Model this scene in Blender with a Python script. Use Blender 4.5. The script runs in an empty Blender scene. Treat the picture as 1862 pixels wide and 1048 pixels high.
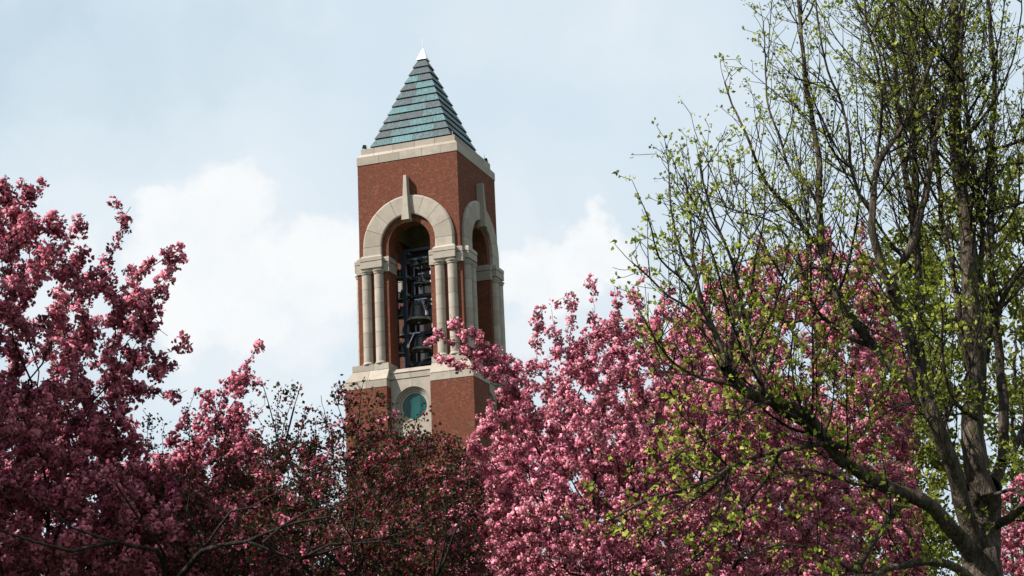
import bpy, math, random
import numpy as np
from mathutils import Matrix, Vector

R = math.radians
scene = bpy.context.scene
COL = scene.collection

# ------------------------------------------------------------------ camera
PW, PH, FPX = 1862.0, 1048.0, 3404.865          # photograph frame and focal length in its pixels
PITCH, ROLL, EYE = R(15.06935), R(-2.59892), np.array([0.0, 0.0, 1.6])
_c, _s = math.cos(PITCH), math.sin(PITCH)
FWD = np.array([0, _c, _s]); _up = np.array([0, -_s, _c]); _rt = np.array([1.0, 0, 0])
RT = math.cos(ROLL) * _rt + math.sin(ROLL) * _up
UP = -math.sin(ROLL) * _rt + math.cos(ROLL) * _up
cam_data = bpy.data.cameras.new('camera')
cam = bpy.data.objects.new('camera', cam_data); COL.objects.link(cam)
cam_data.sensor_width = 36.0
cam_data.lens = 36.0 * FPX / PW
cam_data.clip_start = 0.1
cam_data.clip_end = 4000.0
cam.matrix_world = Matrix(((RT[0], UP[0], -FWD[0], EYE[0]), (RT[1], UP[1], -FWD[1], EYE[1]),
                           (RT[2], UP[2], -FWD[2], EYE[2]), (0, 0, 0, 1)))
scene.camera = cam

# ------------------------------------------------------------------ light
SUN_H = np.array([-0.934, -0.357]); SUN_EL = R(46)
scene.view_settings.view_transform = 'Standard'
scene.view_settings.look = 'None'
scene.view_settings.gamma = 1.0
scene.view_settings.exposure = 1.0
sun_data = bpy.data.lights.new('sun', 'SUN')
sun_data.energy = 5.0
sun_data.angle = R(0.6)
sun_data.color = (1.0, 0.95, 0.88)
sun = bpy.data.objects.new('sun', sun_data); COL.objects.link(sun)
_sd = Vector((SUN_H[0] * math.cos(SUN_EL), SUN_H[1] * math.cos(SUN_EL), math.sin(SUN_EL)))
sun.rotation_euler = _sd.to_track_quat('Z', 'Y').to_euler()
sun.location = (-30, -12, 40)
cy = scene.cycles
cy.max_bounces = 6; cy.diffuse_bounces = 2; cy.glossy_bounces = 2; cy.transmission_bounces = 4; cy.transparent_max_bounces = 4
cy.caustics_reflective = False; cy.caustics_refractive = False


def pix_dir(x, y):
    d = FWD + RT * (x - PW / 2) / FPX - UP * (y - PH / 2) / FPX
    return d


def at(x, y, Y):
    """The point that stands Y metres in front of the camera position, seen at photograph pixel x, y."""
    d = pix_dir(x, y)
    return EYE + d * (Y / d[1])


# ------------------------------------------------------------------ node helpers
def N(nt, t, **kw):
    n = nt.nodes.new(t)
    for k, v in kw.items():
        if k == 'ins':
            for kk, vv in v.items():
                n.inputs[kk].default_value = vv
        else:
            setattr(n, k, v)
    return n


def mathn(nt, op, a, b=None, c=None, clamp=False):
    n = nt.nodes.new('ShaderNodeMath'); n.operation = op; n.use_clamp = clamp
    for i, v in enumerate((a, b, c)):
        if v is None: continue
        if isinstance(v, (int, float)): n.inputs[i].default_value = v
        else: nt.links.new(v, n.inputs[i])
    return n.outputs[0]


def mixc(nt, fac, a, b, mode='MIX'):
    n = nt.nodes.new('ShaderNodeMix'); n.data_type = 'RGBA'; n.blend_type = mode
    for s, v in ((n.inputs[0], fac), (n.inputs[6], a), (n.inputs[7], b)):
        if isinstance(v, (int, float)): s.default_value = v
        elif isinstance(v, tuple): s.default_value = v if len(v) == 4 else (*v, 1)
        else: nt.links.new(v, s)
    return n.outputs[2]


def smooth(nt, v, lo, hi, to0=0.0, to1=1.0):
    n = nt.nodes.new('ShaderNodeMapRange'); n.interpolation_type = 'SMOOTHSTEP'
    nt.links.new(v, n.inputs[0])
    for i, x in enumerate((lo, hi, to0, to1)): n.inputs[i + 1].default_value = x
    return n.outputs[0]


def noise(nt, vec, scale, detail=4, rough=0.55, out=0, dist=0.0):
    n = nt.nodes.new('ShaderNodeTexNoise')
    n.inputs['Scale'].default_value = scale; n.inputs['Detail'].default_value = detail
    n.inputs['Roughness'].default_value = rough; n.inputs['Distortion'].default_value = dist
    if vec is not None: nt.links.new(vec, n.inputs['Vector'])
    return n.outputs[out]


# ------------------------------------------------------------------ sky
def make_world():
    w = bpy.data.worlds.new('World'); scene.world = w; w.use_nodes = True
    nt = w.node_tree; nt.nodes.clear()
    out = N(nt, 'ShaderNodeOutputWorld'); bg = N(nt, 'ShaderNodeBackground')
    bg.inputs['Strength'].default_value = 0.05
    nt.links.new(bg.outputs[0], out.inputs[0])
    sky = N(nt, 'ShaderNodeTexSky'); sky.sky_type = 'NISHITA'; sky.sun_disc = False
    sky.sun_elevation = SUN_EL; sky.sun_rotation = math.atan2(SUN_H[0], SUN_H[1])
    sky.air_density = 1.0; sky.dust_density = 2.0; sky.ozone_density = 1.0
    tc = N(nt, 'ShaderNodeTexCoord'); d = tc.outputs['Generated']
    # thin high haze that pales the blue everywhere
    veil_n = noise(nt, d, 2.2, 5, 0.55)
    veil = smooth(nt, veil_n, 0.25, 0.8, 0.86, 0.98)
    col = mixc(nt, veil, sky.outputs[0], (7.15, 8.4, 9.35))
    # warp the direction so that cloud outlines billow
    wn = N(nt, 'ShaderNodeTexNoise'); nt.links.new(d, wn.inputs['Vector'])
    wn.inputs['Scale'].default_value = 17.0; wn.inputs['Detail'].default_value = 5.0; wn.inputs['Roughness'].default_value = 0.6
    sub = N(nt, 'ShaderNodeVectorMath', operation='SUBTRACT'); nt.links.new(wn.outputs['Color'], sub.inputs[0]); sub.inputs[1].default_value = (.5, .5, .5)
    scl = N(nt, 'ShaderNodeVectorMath', operation='SCALE'); nt.links.new(sub.outputs[0], scl.inputs[0]); scl.inputs['Scale'].default_value = 0.075
    addv = N(nt, 'ShaderNodeVectorMath', operation='ADD'); nt.links.new(d, addv.inputs[0]); nt.links.new(scl.outputs[0], addv.inputs[1])

    def blobs(lst, soft):
        tot = None
        for (x, y, r, amp) in lst:
            c = pix_dir(x, y); c = c / np.linalg.norm(c)
            dn = N(nt, 'ShaderNodeVectorMath', operation='DISTANCE'); nt.links.new(addv.outputs[0], dn.inputs[0]); dn.inputs[1].default_value = tuple(c)
            rr = r / FPX
            m = smooth(nt, dn.outputs['Value'], rr * soft, rr, amp, 0.0)
            tot = m if tot is None else mathn(nt, 'MAXIMUM', tot, m)
        return tot
    wide = noise(nt, d, 3.3, 6, 0.58)                       # the same broken cloud carries on round the whole sky
    field = smooth(nt, wide, 0.5, 0.8, 0.0, 0.6)
    puffs = blobs([(395, 400, 165, 1.0), (330, 520, 210, 1.0), (470, 520, 190, 0.95), (600, 480, 170, .95), (560, 590, 170, 0.6), (300, 400, 100, .8), (120, 430, 120, .55), (90, 560, 160, .5),
                   (1075, 450, 110, 1.0), (1000, 510, 140, .95), (1120, 480, 100, .95), (940, 480, 120, .9), (560, 690, 120, .45), (1180, 560, 120, .5), (950, 590, 120, .55)], 0.12)
    haze_b = blobs([(420, 520, 520, .55), (950, 520, 380, .5), (150, 420, 330, .45)], 0.05)
    puffs = smooth(nt, puffs, 0.05, 0.8)
    tex = noise(nt, addv.outputs[0], 26.0, 6, 0.6)
    texf = smooth(nt, tex, 0.3, 0.7, 0.80, 1.06)
    white = mathn(nt, 'MULTIPLY', mathn(nt, 'MAXIMUM', mathn(nt, 'MAXIMUM', puffs, haze_b), field), texf, clamp=True)
    greyb = blobs([(120, 120, 340, .95), (430, 90, 210, .75), (330, 190, 180, .5), (150, 700, 200, .4)], 0.2)
    grey = mathn(nt, 'MULTIPLY', greyb, smooth(nt, noise(nt, addv.outputs[0], 7.0, 5, 0.55), 0.3, 0.66, 0.35, 1.0), clamp=True)
    col = mixc(nt, grey, col, (5.15, 6.6, 7.6))
    col = mixc(nt, white, col, (9.5, 9.7, 9.85))
    nt.links.new(col, bg.inputs['Color'])


make_world()


# ------------------------------------------------------------------ materials
def new_mat(name):
    m = bpy.data.materials.new(name); m.use_nodes = True
    nt = m.node_tree; bs = nt.nodes['Principled BSDF']
    bs.inputs['Specular IOR Level'].default_value = 0.12
    return m, nt, bs


def bump(nt, bs, h, strength, dist):
    b = N(nt, 'ShaderNodeBump'); b.inputs['Strength'].default_value = strength; b.inputs['Distance'].default_value = dist
    nt.links.new(h, b.inputs['Height']); nt.links.new(b.outputs[0], bs.inputs['Normal'])


def mat_stone():
    m, nt, bs = new_mat('limestone')
    tc = N(nt, 'ShaderNodeTexCoord'); oi = N(nt, 'ShaderNodeObjectInfo')
    base = mixc(nt, oi.outputs['Random'], (0.255, 0.217, 0.180), (0.34, 0.298, 0.254))
    n1 = noise(nt, tc.outputs['Object'], 2.3, 6, 0.6)
    mp = N(nt, 'ShaderNodeMapping'); mp.inputs['Scale'].default_value = (3.5, 3.5, 0.45); nt.links.new(tc.outputs['Object'], mp.inputs[0])
    n2 = noise(nt, mp.outputs[0], 2.0, 5, 0.6)
    c = mixc(nt, smooth(nt, n1, 0.4, 0.72, 0, .45), base, (0.205, 0.170, 0.138))
    c = mixc(nt, smooth(nt, n2, 0.56, 0.78, 0, .4), c, (0.165, 0.146, 0.122))
    nt.links.new(c, bs.inputs['Base Color']); bs.inputs['Roughness'].default_value = 0.85
    bump(nt, bs, noise(nt, tc.outputs['Object'], 30, 4, 0.6), 0.25, 0.02)
    return m


def mat_brick():
    m, nt, bs = new_mat('red_brick')
    tc = N(nt, 'ShaderNodeTexCoord')
    so = N(nt, 'ShaderNodeSeparateXYZ'); nt.links.new(tc.outputs['Object'], so.inputs[0])
    sn = N(nt, 'ShaderNodeSeparateXYZ'); nt.links.new(tc.outputs['Normal'], sn.inputs[0])
    side = mathn(nt, 'GREATER_THAN', mathn(nt, 'ABSOLUTE', sn.outputs[0]), 0.707)
    mx = N(nt, 'ShaderNodeMix'); nt.links.new(side, mx.inputs[0]); nt.links.new(so.outputs[0], mx.inputs[2]); nt.links.new(so.outputs[1], mx.inputs[3])
    cv = N(nt, 'ShaderNodeCombineXYZ'); nt.links.new(mx.outputs[0], cv.inputs[0]); nt.links.new(so.outputs[2], cv.inputs[1])
    bt = N(nt, 'ShaderNodeTexBrick'); nt.links.new(cv.outputs[0], bt.inputs['Vector'])
    bt.offset = 0.5; bt.squash = 1.0
    bt.inputs['Color1'].default_value = (0.128, 0.034, 0.017, 1); bt.inputs['Color2'].default_value = (0.085, 0.024, 0.014, 1)
    bt.inputs['Mortar'].default_value = (0.14, 0.07, 0.048, 1)
    bt.inputs['Scale'].default_value = 1.0; bt.inputs['Mortar Size'].default_value = 0.007; bt.inputs['Mortar Smooth'].default_value = 0.1
    bt.inputs['Bias'].default_value = -0.15; bt.inputs['Brick Width'].default_value = 0.215; bt.inputs['Row Height'].default_value = 0.075
    # now and then a burnt or pale header
    sc = N(nt, 'ShaderNodeVectorMath', operation='MULTIPLY'); nt.links.new(cv.outputs[0], sc.inputs[0]); sc.inputs[1].default_value = (1 / .1075, 1 / .075, 1)
    fl = N(nt, 'ShaderNodeVectorMath', operation='FLOOR'); nt.links.new(sc.outputs[0], fl.inputs[0])
    wn = N(nt, 'ShaderNodeTexWhiteNoise'); wn.noise_dimensions = '2D'; nt.links.new(fl.outputs[0], wn.inputs['Vector'])
    c = mixc(nt, mathn(nt, 'MULTIPLY', mathn(nt, 'GREATER_THAN', wn.outputs[0], 0.91), 0.7), bt.outputs['Color'], (0.055, 0.035, 0.03))
    c = mixc(nt, mathn(nt, 'MULTIPLY', mathn(nt, 'LESS_THAN', wn.outputs[0], 0.14), 0.42), c, (0.20, 0.09, 0.055))
    n1 = noise(nt, tc.outputs['Object'], 0.9, 5, 0.6)
    c = mixc(nt, smooth(nt, n1, 0.35, 0.7, 0, .35), c, (0.09, 0.03, 0.02))
    mp = N(nt, 'ShaderNodeMapping'); mp.inputs['Scale'].default_value = (2.5, 2.5, 0.25); nt.links.new(tc.outputs['Object'], mp.inputs[0])
    c = mixc(nt, smooth(nt, noise(nt, mp.outputs[0], 1.6, 5, 0.6), 0.48, 0.75, 0, .4), c, (0.075, 0.04, 0.03))
    nt.links.new(c, bs.inputs['Base Color']); bs.inputs['Roughness'].default_value = 0.9
    bump(nt, bs, bt.outputs['Fac'], -0.4, 0.01)
    return m


def mat_copper():
    m, nt, bs = new_mat('weathered_copper')
    tc = N(nt, 'ShaderNodeTexCoord'); oi = N(nt, 'ShaderNodeObjectInfo')
    mp = N(nt, 'ShaderNodeMapping'); mp.inputs['Scale'].default_value = (6.0, 6.0, 0.7); nt.links.new(tc.outputs['Object'], mp.inputs[0])
    st = noise(nt, mp.outputs[0], 2.2, 6, 0.65)
    r = mathn(nt, 'ADD', mathn(nt, 'MULTIPLY_ADD', oi.outputs['Random'], 0.8, 0.1), mathn(nt, 'MULTIPLY', mathn(nt, 'SUBTRACT', st, 0.5), 3.4))
    f = smooth(nt, r, 0.0, 1.3)
    c = mixc(nt, f, (0.046, 0.048, 0.052), (0.072, 0.160, 0.172))
    n2 = noise(nt, tc.outputs['Object'], 9.0, 4, 0.6)
    c = mixc(nt, smooth(nt, n2, 0.52, 0.72, 0, .5), c, (0.035, 0.075, 0.09))
    nt.links.new(c, bs.inputs['Base Color']); bs.inputs['Roughness'].default_value = 0.5; bs.inputs['Metallic'].default_value = 0.1
    return m


def mat_plain(name, col, rough=0.6, metal=0.0, var=0.25, scale=6.0):
    m, nt, bs = new_mat(name)
    tc = N(nt, 'ShaderNodeTexCoord')
    n1 = noise(nt, tc.outputs['Object'], scale, 5, 0.6)
    c = mixc(nt, smooth(nt, n1, 0.3, 0.7), tuple(x * (1 - var) for x in col), tuple(x * (1 + var) for x in col))
    nt.links.new(c, bs.inputs['Base Color']); bs.inputs['Roughness'].default_value = rough; bs.inputs['Metallic'].default_value = metal
    if metal > 0: bs.inputs['Specular IOR Level'].default_value = 0.5
    return m


def mat_glass():
    m, nt, bs = new_mat('teal_glass')
    tc = N(nt, 'ShaderNodeTexCoord')
    mp = N(nt, 'ShaderNodeMapping'); mp.inputs['Scale'].default_value = (2.2, 1, 0.5); nt.links.new(tc.outputs['Object'], mp.inputs[0])
    n1 = noise(nt, mp.outputs[0], 1.1, 3, 0.5)
    c = mixc(nt, smooth(nt, n1, 0.4, 0.62), (0.004, 0.036, 0.042), (0.010, 0.068, 0.060))
    nt.links.new(c, bs.inputs['Base Color']); bs.inputs['Roughness'].default_value = 0.22
    bs.inputs['Specular IOR Level'].default_value = 0.35
    return m


def mat_petal(name, transl=0.3, rough=0.6):
    m, nt, bs = new_mat(name)
    at_ = N(nt, 'ShaderNodeAttribute'); at_.attribute_name = 'tint'
    nt.links.new(at_.outputs['Color'], bs.inputs['Base Color']); bs.inputs['Roughness'].default_value = rough
    bs.inputs['Specular IOR Level'].default_value = 0.12
    tr = N(nt, 'ShaderNodeBsdfTranslucent'); nt.links.new(at_.outputs['Color'], tr.inputs['Color'])
    ms = N(nt, 'ShaderNodeMixShader'); ms.inputs[0].default_value = transl
    nt.links.new(bs.outputs[0], ms.inputs[1]); nt.links.new(tr.outputs[0], ms.inputs[2])
    nt.links.new(ms.outputs[0], nt.nodes['Material Output'].inputs['Surface'])
    return m


def mat_bark(name, ca, cb, scale=9.0):
    m, nt, bs = new_mat(name)
    tc = N(nt, 'ShaderNodeTexCoord')
    mp = N(nt, 'ShaderNodeMapping'); mp.inputs['Scale'].default_value = (1.6, 1.6, 0.45); nt.links.new(tc.outputs['Object'], mp.inputs[0])
    n1 = noise(nt, mp.outputs[0], scale, 6, 0.65, dist=0.4)
    n2 = noise(nt, tc.outputs['Object'], 1.7, 4, 0.6)
    mp2 = N(nt, 'ShaderNodeMapping'); mp2.inputs['Scale'].default_value = (1.0, 1.0, 0.16); nt.links.new(tc.outputs['Object'], mp2.inputs[0])
    n3 = noise(nt, mp2.outputs[0], scale * 4.5, 4, 0.6, dist=0.6)
    c = mixc(nt, smooth(nt, n1, 0.33, 0.66), ca, cb)
    c = mixc(nt, smooth(nt, n3, 0.42, 0.56, 0.75, 0.0), c, tuple(x * .55 for x in ca))
    c = mixc(nt, smooth(nt, n2, 0.5, 0.75, 0, .5), c, tuple(x * 1.5 for x in cb))
    nt.links.new(c, bs.inputs['Base Color']); bs.inputs['Roughness'].default_value = 0.9
    bump(nt, bs, mathn(nt, 'ADD', n1, mathn(nt, 'MULTIPLY', n3, 1.4)), 1.0, 0.03)
    return m


M = dict(stone=mat_stone(), brick=mat_brick(), copper=mat_copper(), glass=mat_glass(),
         mortar=mat_plain('mortar_joint', (0.13, 0.115, 0.1), 0.95), interior=mat_plain('belfry_plaster', (0.30, 0.265, 0.21), 0.9, 0, .3, 1.5),
         white=mat_plain('white_metal_cap', (0.86, 0.87, 0.88), 0.35, 0, .03), steel=mat_plain('blue_grey_steel', (0.028, 0.036, 0.052), 0.45, 0.3),
         bronze=mat_plain('dark_bell_bronze', (0.05, 0.052, 0.052), 0.42, 0.55, .3, 2.0), lip=mat_plain('lit_bell_bronze', (0.30, 0.27, 0.22), 0.42, 0.5, .35, 3.0),  # lip: light caught on the bell rims, put into a paler bronze
         galv=mat_plain('galvanised_metal', (0.45, 0.47, 0.5), 0.4, 0.6), black=mat_plain('black_housing', (0.015, 0.015, 0.016), 0.5),
         grass=mat_plain('lawn', (0.045, 0.06, 0.03), 0.95, 0, .4, 1.5),
         petal=mat_petal('blossom_petals', 0.24), leaf=mat_petal('young_leaves', 0.38, 0.5),
         bark_dark=mat_bark('crabapple_bark', (0.014, 0.011, 0.010), (0.042, 0.032, 0.027)),
         bark_brown=mat_bark('brown_bark', (0.012, 0.009, 0.008), (0.045, 0.032, 0.026)),
         bark=mat_bark('grey_bark', (0.034, 0.026, 0.019), (0.115, 0.090, 0.068)))


# ------------------------------------------------------------------ object helpers
def mesh_np(name, V, quads=None, tris=None, mats=(), tint=None, smooth_=False, normals=None):
    """A mesh from numpy arrays of vertices, quads and triangles."""
    me = bpy.data.meshes.new(name)
    V = np.asarray(V, np.float32)
    me.vertices.add(len(V)); me.vertices.foreach_set('co', V.ravel())
    nq = 0 if quads is None else len(quads); ntr = 0 if tris is None else len(tris)
    li = np.concatenate([np.asarray(quads, np.int32).ravel() if nq else np.zeros(0, np.int32), np.asarray(tris, np.int32).ravel() if ntr else np.zeros(0, np.int32)])
    me.loops.add(len(li)); me.loops.foreach_set('vertex_index', li.astype(np.int32))
    me.polygons.add(nq + ntr)
    ls = np.concatenate([np.arange(nq) * 4, nq * 4 + np.arange(ntr) * 3]).astype(np.int32)
    me.polygons.foreach_set('loop_start', ls)
    if smooth_: me.polygons.foreach_set('use_smooth', np.ones(nq + ntr, bool))
    for m in mats: me.materials.append(m)
    if tint is not None:
        a = me.attributes.new('tint', 'FLOAT_COLOR', 'POINT')
        c = np.ones((len(V), 4), np.float32); c[:, :3] = tint
        a.data.foreach_set('color', c.ravel())
    me.update(calc_edges=True)
    if normals is not None: me.normals_split_custom_set_from_vertices(np.asarray(normals, np.float32))
    return me


def pmesh(name, V, F, mat, smooth_=False):
    me = bpy.data.meshes.new(name); me.from_pydata([tuple(map(float, v)) for v in V], [], F)
    me.materials.append(mat)
    if smooth_:
        for p in me.polygons: p.use_smooth = True
    me.update()
    return me


def link(name, me, parent=None, loc=(0, 0, 0), rotz=0.0):
    o = bpy.data.objects.new(name, me); COL.objects.link(o)
    o.location = loc; o.rotation_euler = (0, 0, rotz)
    if parent is not None: o.parent = parent
    return o


def tag(o, label=None, cat=None, group=None, kind=None):
    if label: o['label'] = label
    if cat: o['category'] = cat
    if group: o['group'] = group
    if kind: o['kind'] = kind
    return o


BOXF = [(0, 3, 2, 1), (4, 5, 6, 7), (0, 1, 5, 4), (1, 2, 6, 5), (2, 3, 7, 6), (3, 0, 4, 7)]


def frustum(b, t, z0, z1):
    """b and t are (x0, x1, y0, y1) at the bottom and top."""
    V = [(b[0], b[2], z0), (b[1], b[2], z0), (b[1], b[3], z0), (b[0], b[3], z0),
         (t[0], t[2], z1), (t[1], t[2], z1), (t[1], t[3], z1), (t[0], t[3], z1)]
    return V, list(BOXF)


def box(x0, x1, y0, y1, z0, z1):
    return frustum((x0, x1, y0, y1), (x0, x1, y0, y1), z0, z1)


def merge(*vf):
    V, F = [], []
    for v, f in vf:
        n = len(V); V += list(v); F += [tuple(i + n for i in q) for q in f]
    return V, F


def lathe(prof, n=24, closed=False):
    V, F = [], []
    for (r, z) in prof:
        for i in range(n):
            a = 2 * math.pi * i / n
            V.append((r * math.cos(a), r * math.sin(a), z))
    for j in range(len(prof) - 1):
        for i in range(n):
            k = (i + 1) % n
            F.append((j * n + i, j * n + k, (j + 1) * n + k, (j + 1) * n + i))
    if closed:
        F.append(tuple(range(n))[::-1]); F.append(tuple((len(prof) - 1) * n + i for i in range(n)))
    return V, F


# ------------------------------------------------------------------ ground
def build_ground():
    n = 80; S = 1500.0
    g = np.sign(np.linspace(-1, 1, n)) * np.abs(np.linspace(-1, 1, n)) ** 2.2 * S
    X, Y = np.meshgrid(g, g + 60, indexing='ij')
    Z = -0.02 + 0.05 * np.sin(X * .13) * np.cos(Y * .11)
    V = np.stack([X.ravel(), Y.ravel(), Z.ravel()], -1)
    i, j = np.meshgrid(np.arange(n - 1), np.arange(n - 1), indexing='ij'); a = (i * n + j).ravel()
    Q = np.stack([a, a + n, a + n + 1, a + 1], -1)
    o = link('ground', mesh_np('ground', V, Q, None, [M['grass']], smooth_=True))
    tag(o, 'mown green lawn under the blossoming trees', 'ground', kind='structure')


build_ground()

# ------------------------------------------------------------------ bell tower
TX, TY, TA = -4.7087, 105.0493, R(-19.12873)
H = 3.1
GAP = 0.008
tower = link('bell_tower', None, None, (TX, TY, 0), TA)
tag(tower, 'tall red brick bell tower with limestone arches and green copper pyramid roof', 'bell tower')
SIDES = [k * math.pi / 2 for k in range(4)]


def part4(name, vf, mat, parent=tower, smooth_=False):
    """One piece on each of the four sides, sharing a mesh."""
    me = pmesh(name, vf[0], vf[1], mat, smooth_)
    return [link(name, me, parent, (0, 0, 0), a) for a in SIDES]


def sub4(name, vf, mat, parents, smooth_=False):
    me = pmesh(name, vf[0], vf[1], mat, smooth_)
    return [link(name, me, p) for p in parents]     # the parent is already turned to its side


def corner_course(name, inner, ob, ot, z0, z1, cut, mat=None):
    """A course of three cut blocks round each corner, on a core of mortar; ob/ot are the half widths at bottom and top."""
    mat = mat or M['stone']
    g = GAP
    core = frustum((inner + .01, ob - .03, -ob + .03, -inner - .01), (inner + .01, ot - .03, -ot + .03, -inner - .01), z0 + .006, z1 - .006)
    cores = part4(name, core, M['mortar'])
    cxy = frustum((cut + g, ob, -ob, -cut - g), (cut + g, ot, -ot, -cut - g), z0, z1)
    fx = frustum((inner, cut - g, -ob, -cut - g), (inner, cut - g, -ot, -cut - g), z0, z1)
    sy = frustum((cut + g, ob, -cut + g, -inner), (cut + g, ot, -cut + g, -inner), z0, z1)
    for vf in (cxy, fx, sy): sub4('stone_block', vf, mat, cores)


def build_tower():
    B, S = M['brick'], M['stone']
    # --- shaft below the belfry: brick corner buttresses and recessed stone panels
    part4('buttress', box(1.3, 3.85, -3.85, -1.3, 0, 23.71), B)
    corner_course('buttress_band', 1.3, 3.87, 3.87, 23.712, 24.12, 2.55)
    corner_course('buttress_shoulder', 1.285, 3.86, 3.5, 24.155, 24.78, 2.45)
    corner_course('pedestal', 1.30, 3.52, 3.52, 24.783, 25.13, 2.2)
    # stone panel with a round window
    zc, ro, oo = 22.57, 1.08, 0.19
    def panel_half(s):
        V, F = [], []
        n = 24; y = -(H + oo)
        pts = [(ro * math.sin(math.pi * i / n) * s, zc + ro * math.cos(math.pi * i / n)) for i in range(n + 1)]
        zt, zb, ux = 24.12, 20.35, 1.3 - GAP
        def outer(i):
            t = i / n; L = [(g_ * s, zt), (ux * s, zt), (ux * s, zb), (g_ * s, zb)]
            a, b, c_ = ux, zt - zb, ux; tot = a + b + c_; q = t * tot
            if q < a: return (q * s + (g_ * s if q == 0 else 0), zt)
            if q < a + b: return (ux * s, zt - (q - a))
            return ((ux - (q - a - b)) * s, zb)
        g_ = GAP
        for i in range(n + 1):
            ux0, uz0 = pts[i]; ou, oz = outer(i)
            ux0 = s * max(abs(ux0), g_); ou = s * max(abs(ou), g_)
            for (u, z) in ((ux0, uz0), (ou, oz)):
                V.append((u, y, z)); V.append((u, y + .25, z))
        for i in range(n):
            a = i * 4; b = a + 4
            F += [(a, a + 2, b + 2, b), (a + 1, b + 1, b + 3, a + 3), (a, b, b + 1, a + 1), (a + 2, a + 3, b + 3, b + 2)]
        if s < 0: F = [f[::-1] for f in F]
        return V, F
    backs = part4('window_panel', box(-1.298, 1.298, -(H - .21), -(H - .55), 20.0, 24.6), M['mortar'])
    for s in (1, -1): sub4('stone_slab', panel_half(s), S, backs)
    # stepped rings and the pane
    def ring(r0, r1, y0, y1):
        prof = [(r0, y1), (r0, y0), (r1, y0), (r1, y1)]; n = 56; V, F = [], []
        for (r, y) in prof:
            for i in range(n):
                a = 2 * math.pi * i / n; V.append((r * math.cos(a), y, zc + r * math.sin(a)))
        for j in range(3):
            for i in range(n):
                k = (i + 1) % n; F.append((j * n + i, j * n + k, (j + 1) * n + k, (j + 1) * n + i))
        return V, F
    glass_v = [(0.75 * math.cos(2 * math.pi * i / 56), -(H - .12) - .0, zc + .75 * math.sin(2 * math.pi * i / 56)) for i in range(56)]
    gb = [(x, y + .04, z) for (x, y, z) in glass_v]
    gf = [tuple(range(56))[::-1], tuple(range(56, 112))] + [(i, (i + 1) % 56, 56 + (i + 1) % 56, 56 + i) for i in range(56)]
    me = pmesh('round_window', glass_v + gb, gf, M['glass'])
    wins = [link('round_window', me, tower, (0, 0, 0), a) for a in SIDES]
    for w in wins: w['label'] = 'round teal glass window in a stepped stone ring'
    for (r0, r1, y0, y1) in ((0.97, 1.10, -(H + .09), -(H - .2)), (0.85, 0.98, -(H + .01), -(H - .2)), (0.735, 0.86, -(H - .07), -(H - .2))):
        sub4('window_ring', ring(r0, r1, y0, y1), S, wins, False)
    # lower recessed brick wall between the buttresses and its slit window
    part4('shaft_wall', box(-1.3, 1.3, -(H + .1), -(H - .6), 0, 20.34), B)
    # sill between the pedestals
    sb = part4('sill', box(-1.28, 1.28, -(H + .16), -(H - 1.2), 24.16, 24.45), M['mortar'])
    for x0, x1 in ((-1.278, -.1 - GAP), (-.1 + GAP, 1.278)):
        sub4('stone_block', box(x0, x1, -(H + .22), -(H - .2), 24.155, 24.50), S, sb)
        sub4('coping_stone', frustum((x0, x1, -(H + .26), -(H - .9)), (x0, x1, -(H + .12), -(H - .9)), 24.506, 24.73), S, sb)
    # floor of the belfry
    link('belfry_floor', pmesh('belfry_floor', *box(-2.3, 2.3, -2.3, 2.3, 24.2, 24.62), M['interior']), tower)

    # --- brick piers of the belfry (L-shaped in plan)
    i0, i1, o1 = 1.29, 2.05, 3.2
    plan = [(i0, -o1), (o1, -o1), (o1, -i0), (i1, -i0), (i1, -i1), (i0, -i1)]
    V = [(x, y, 25.128) for x, y in plan] + [(x, y, 31.42) for x, y in plan]
    F = [(i, (i + 1) % 6, 6 + (i + 1) % 6, 6 + i) for i in range(6)] + [tuple(range(6))[::-1], tuple(range(6, 12))]
    part4('pier', (V, F), B)
    # stone band round the top of each pier
    def band(inner, outer, depth, zz, outer_t=None, inner_t=None):
        ot = outer if outer_t is None else outer_t; it = inner if inner_t is None else inner_t
        pb = [(inner, -outer), (outer, -outer), (outer, -inner), (depth, -inner), (depth, -depth), (inner, -depth)]
        pt = [(it, -ot), (ot, -ot), (ot, -it), (depth, -it), (depth, -depth), (it, -depth)]
        V = [(x, y, zz[0]) for x, y in pb] + [(x, y, zz[1]) for x, y in pt]
        F = [(i, (i + 1) % 6, 6 + (i + 1) % 6, 6 + i) for i in range(6)] + [tuple(range(6))[::-1], tuple(range(6, 12))]
        return V, F
    part4('pier_band', band(1.235, 3.255, 2.10, (30.50, 31.05)), S)
    part4('pier_band', merge(band(1.225, 3.265, 2.11, (31.09, 31.33)), band(1.225, 3.265, 2.11, (31.331, 31.45), 3.12, 1.30)), S)

    # --- arched brick wall above
    n = 28; r, zc2 = 1.28, 32.04
    def wall_ring(y, rr, ux, zt, zb):
        V = []
        for i in range(n + 1):
            t = math.pi * i / n
            V.append((rr * math.cos(t), y, zc2 + rr * math.sin(t)))
        return V
    def outer_pts(y, ux, zt):
        V = []
        for i in range(n + 1):
            t = math.pi * i / n; c_, s_ = math.cos(t), math.sin(t)
            k = min(ux / abs(c_) if abs(c_) > 1e-6 else 1e9, (zt - zc2) / s_ if s_ > 1e-6 else 1e9)
            V.append((k * c_, y, zc2 + k * s_))
        return V
    zt, zb = 37.1, 31.2
    fi = wall_ring(-H, r, H, zt, zb); fo = outer_pts(-H, H, zt)
    bi = wall_ring(-2.05, r, 2.05, zt, zb); bo = outer_pts(-2.05, 2.05, zt)
    V = fi + fo + bi + bo; m = n + 1; F = []
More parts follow.
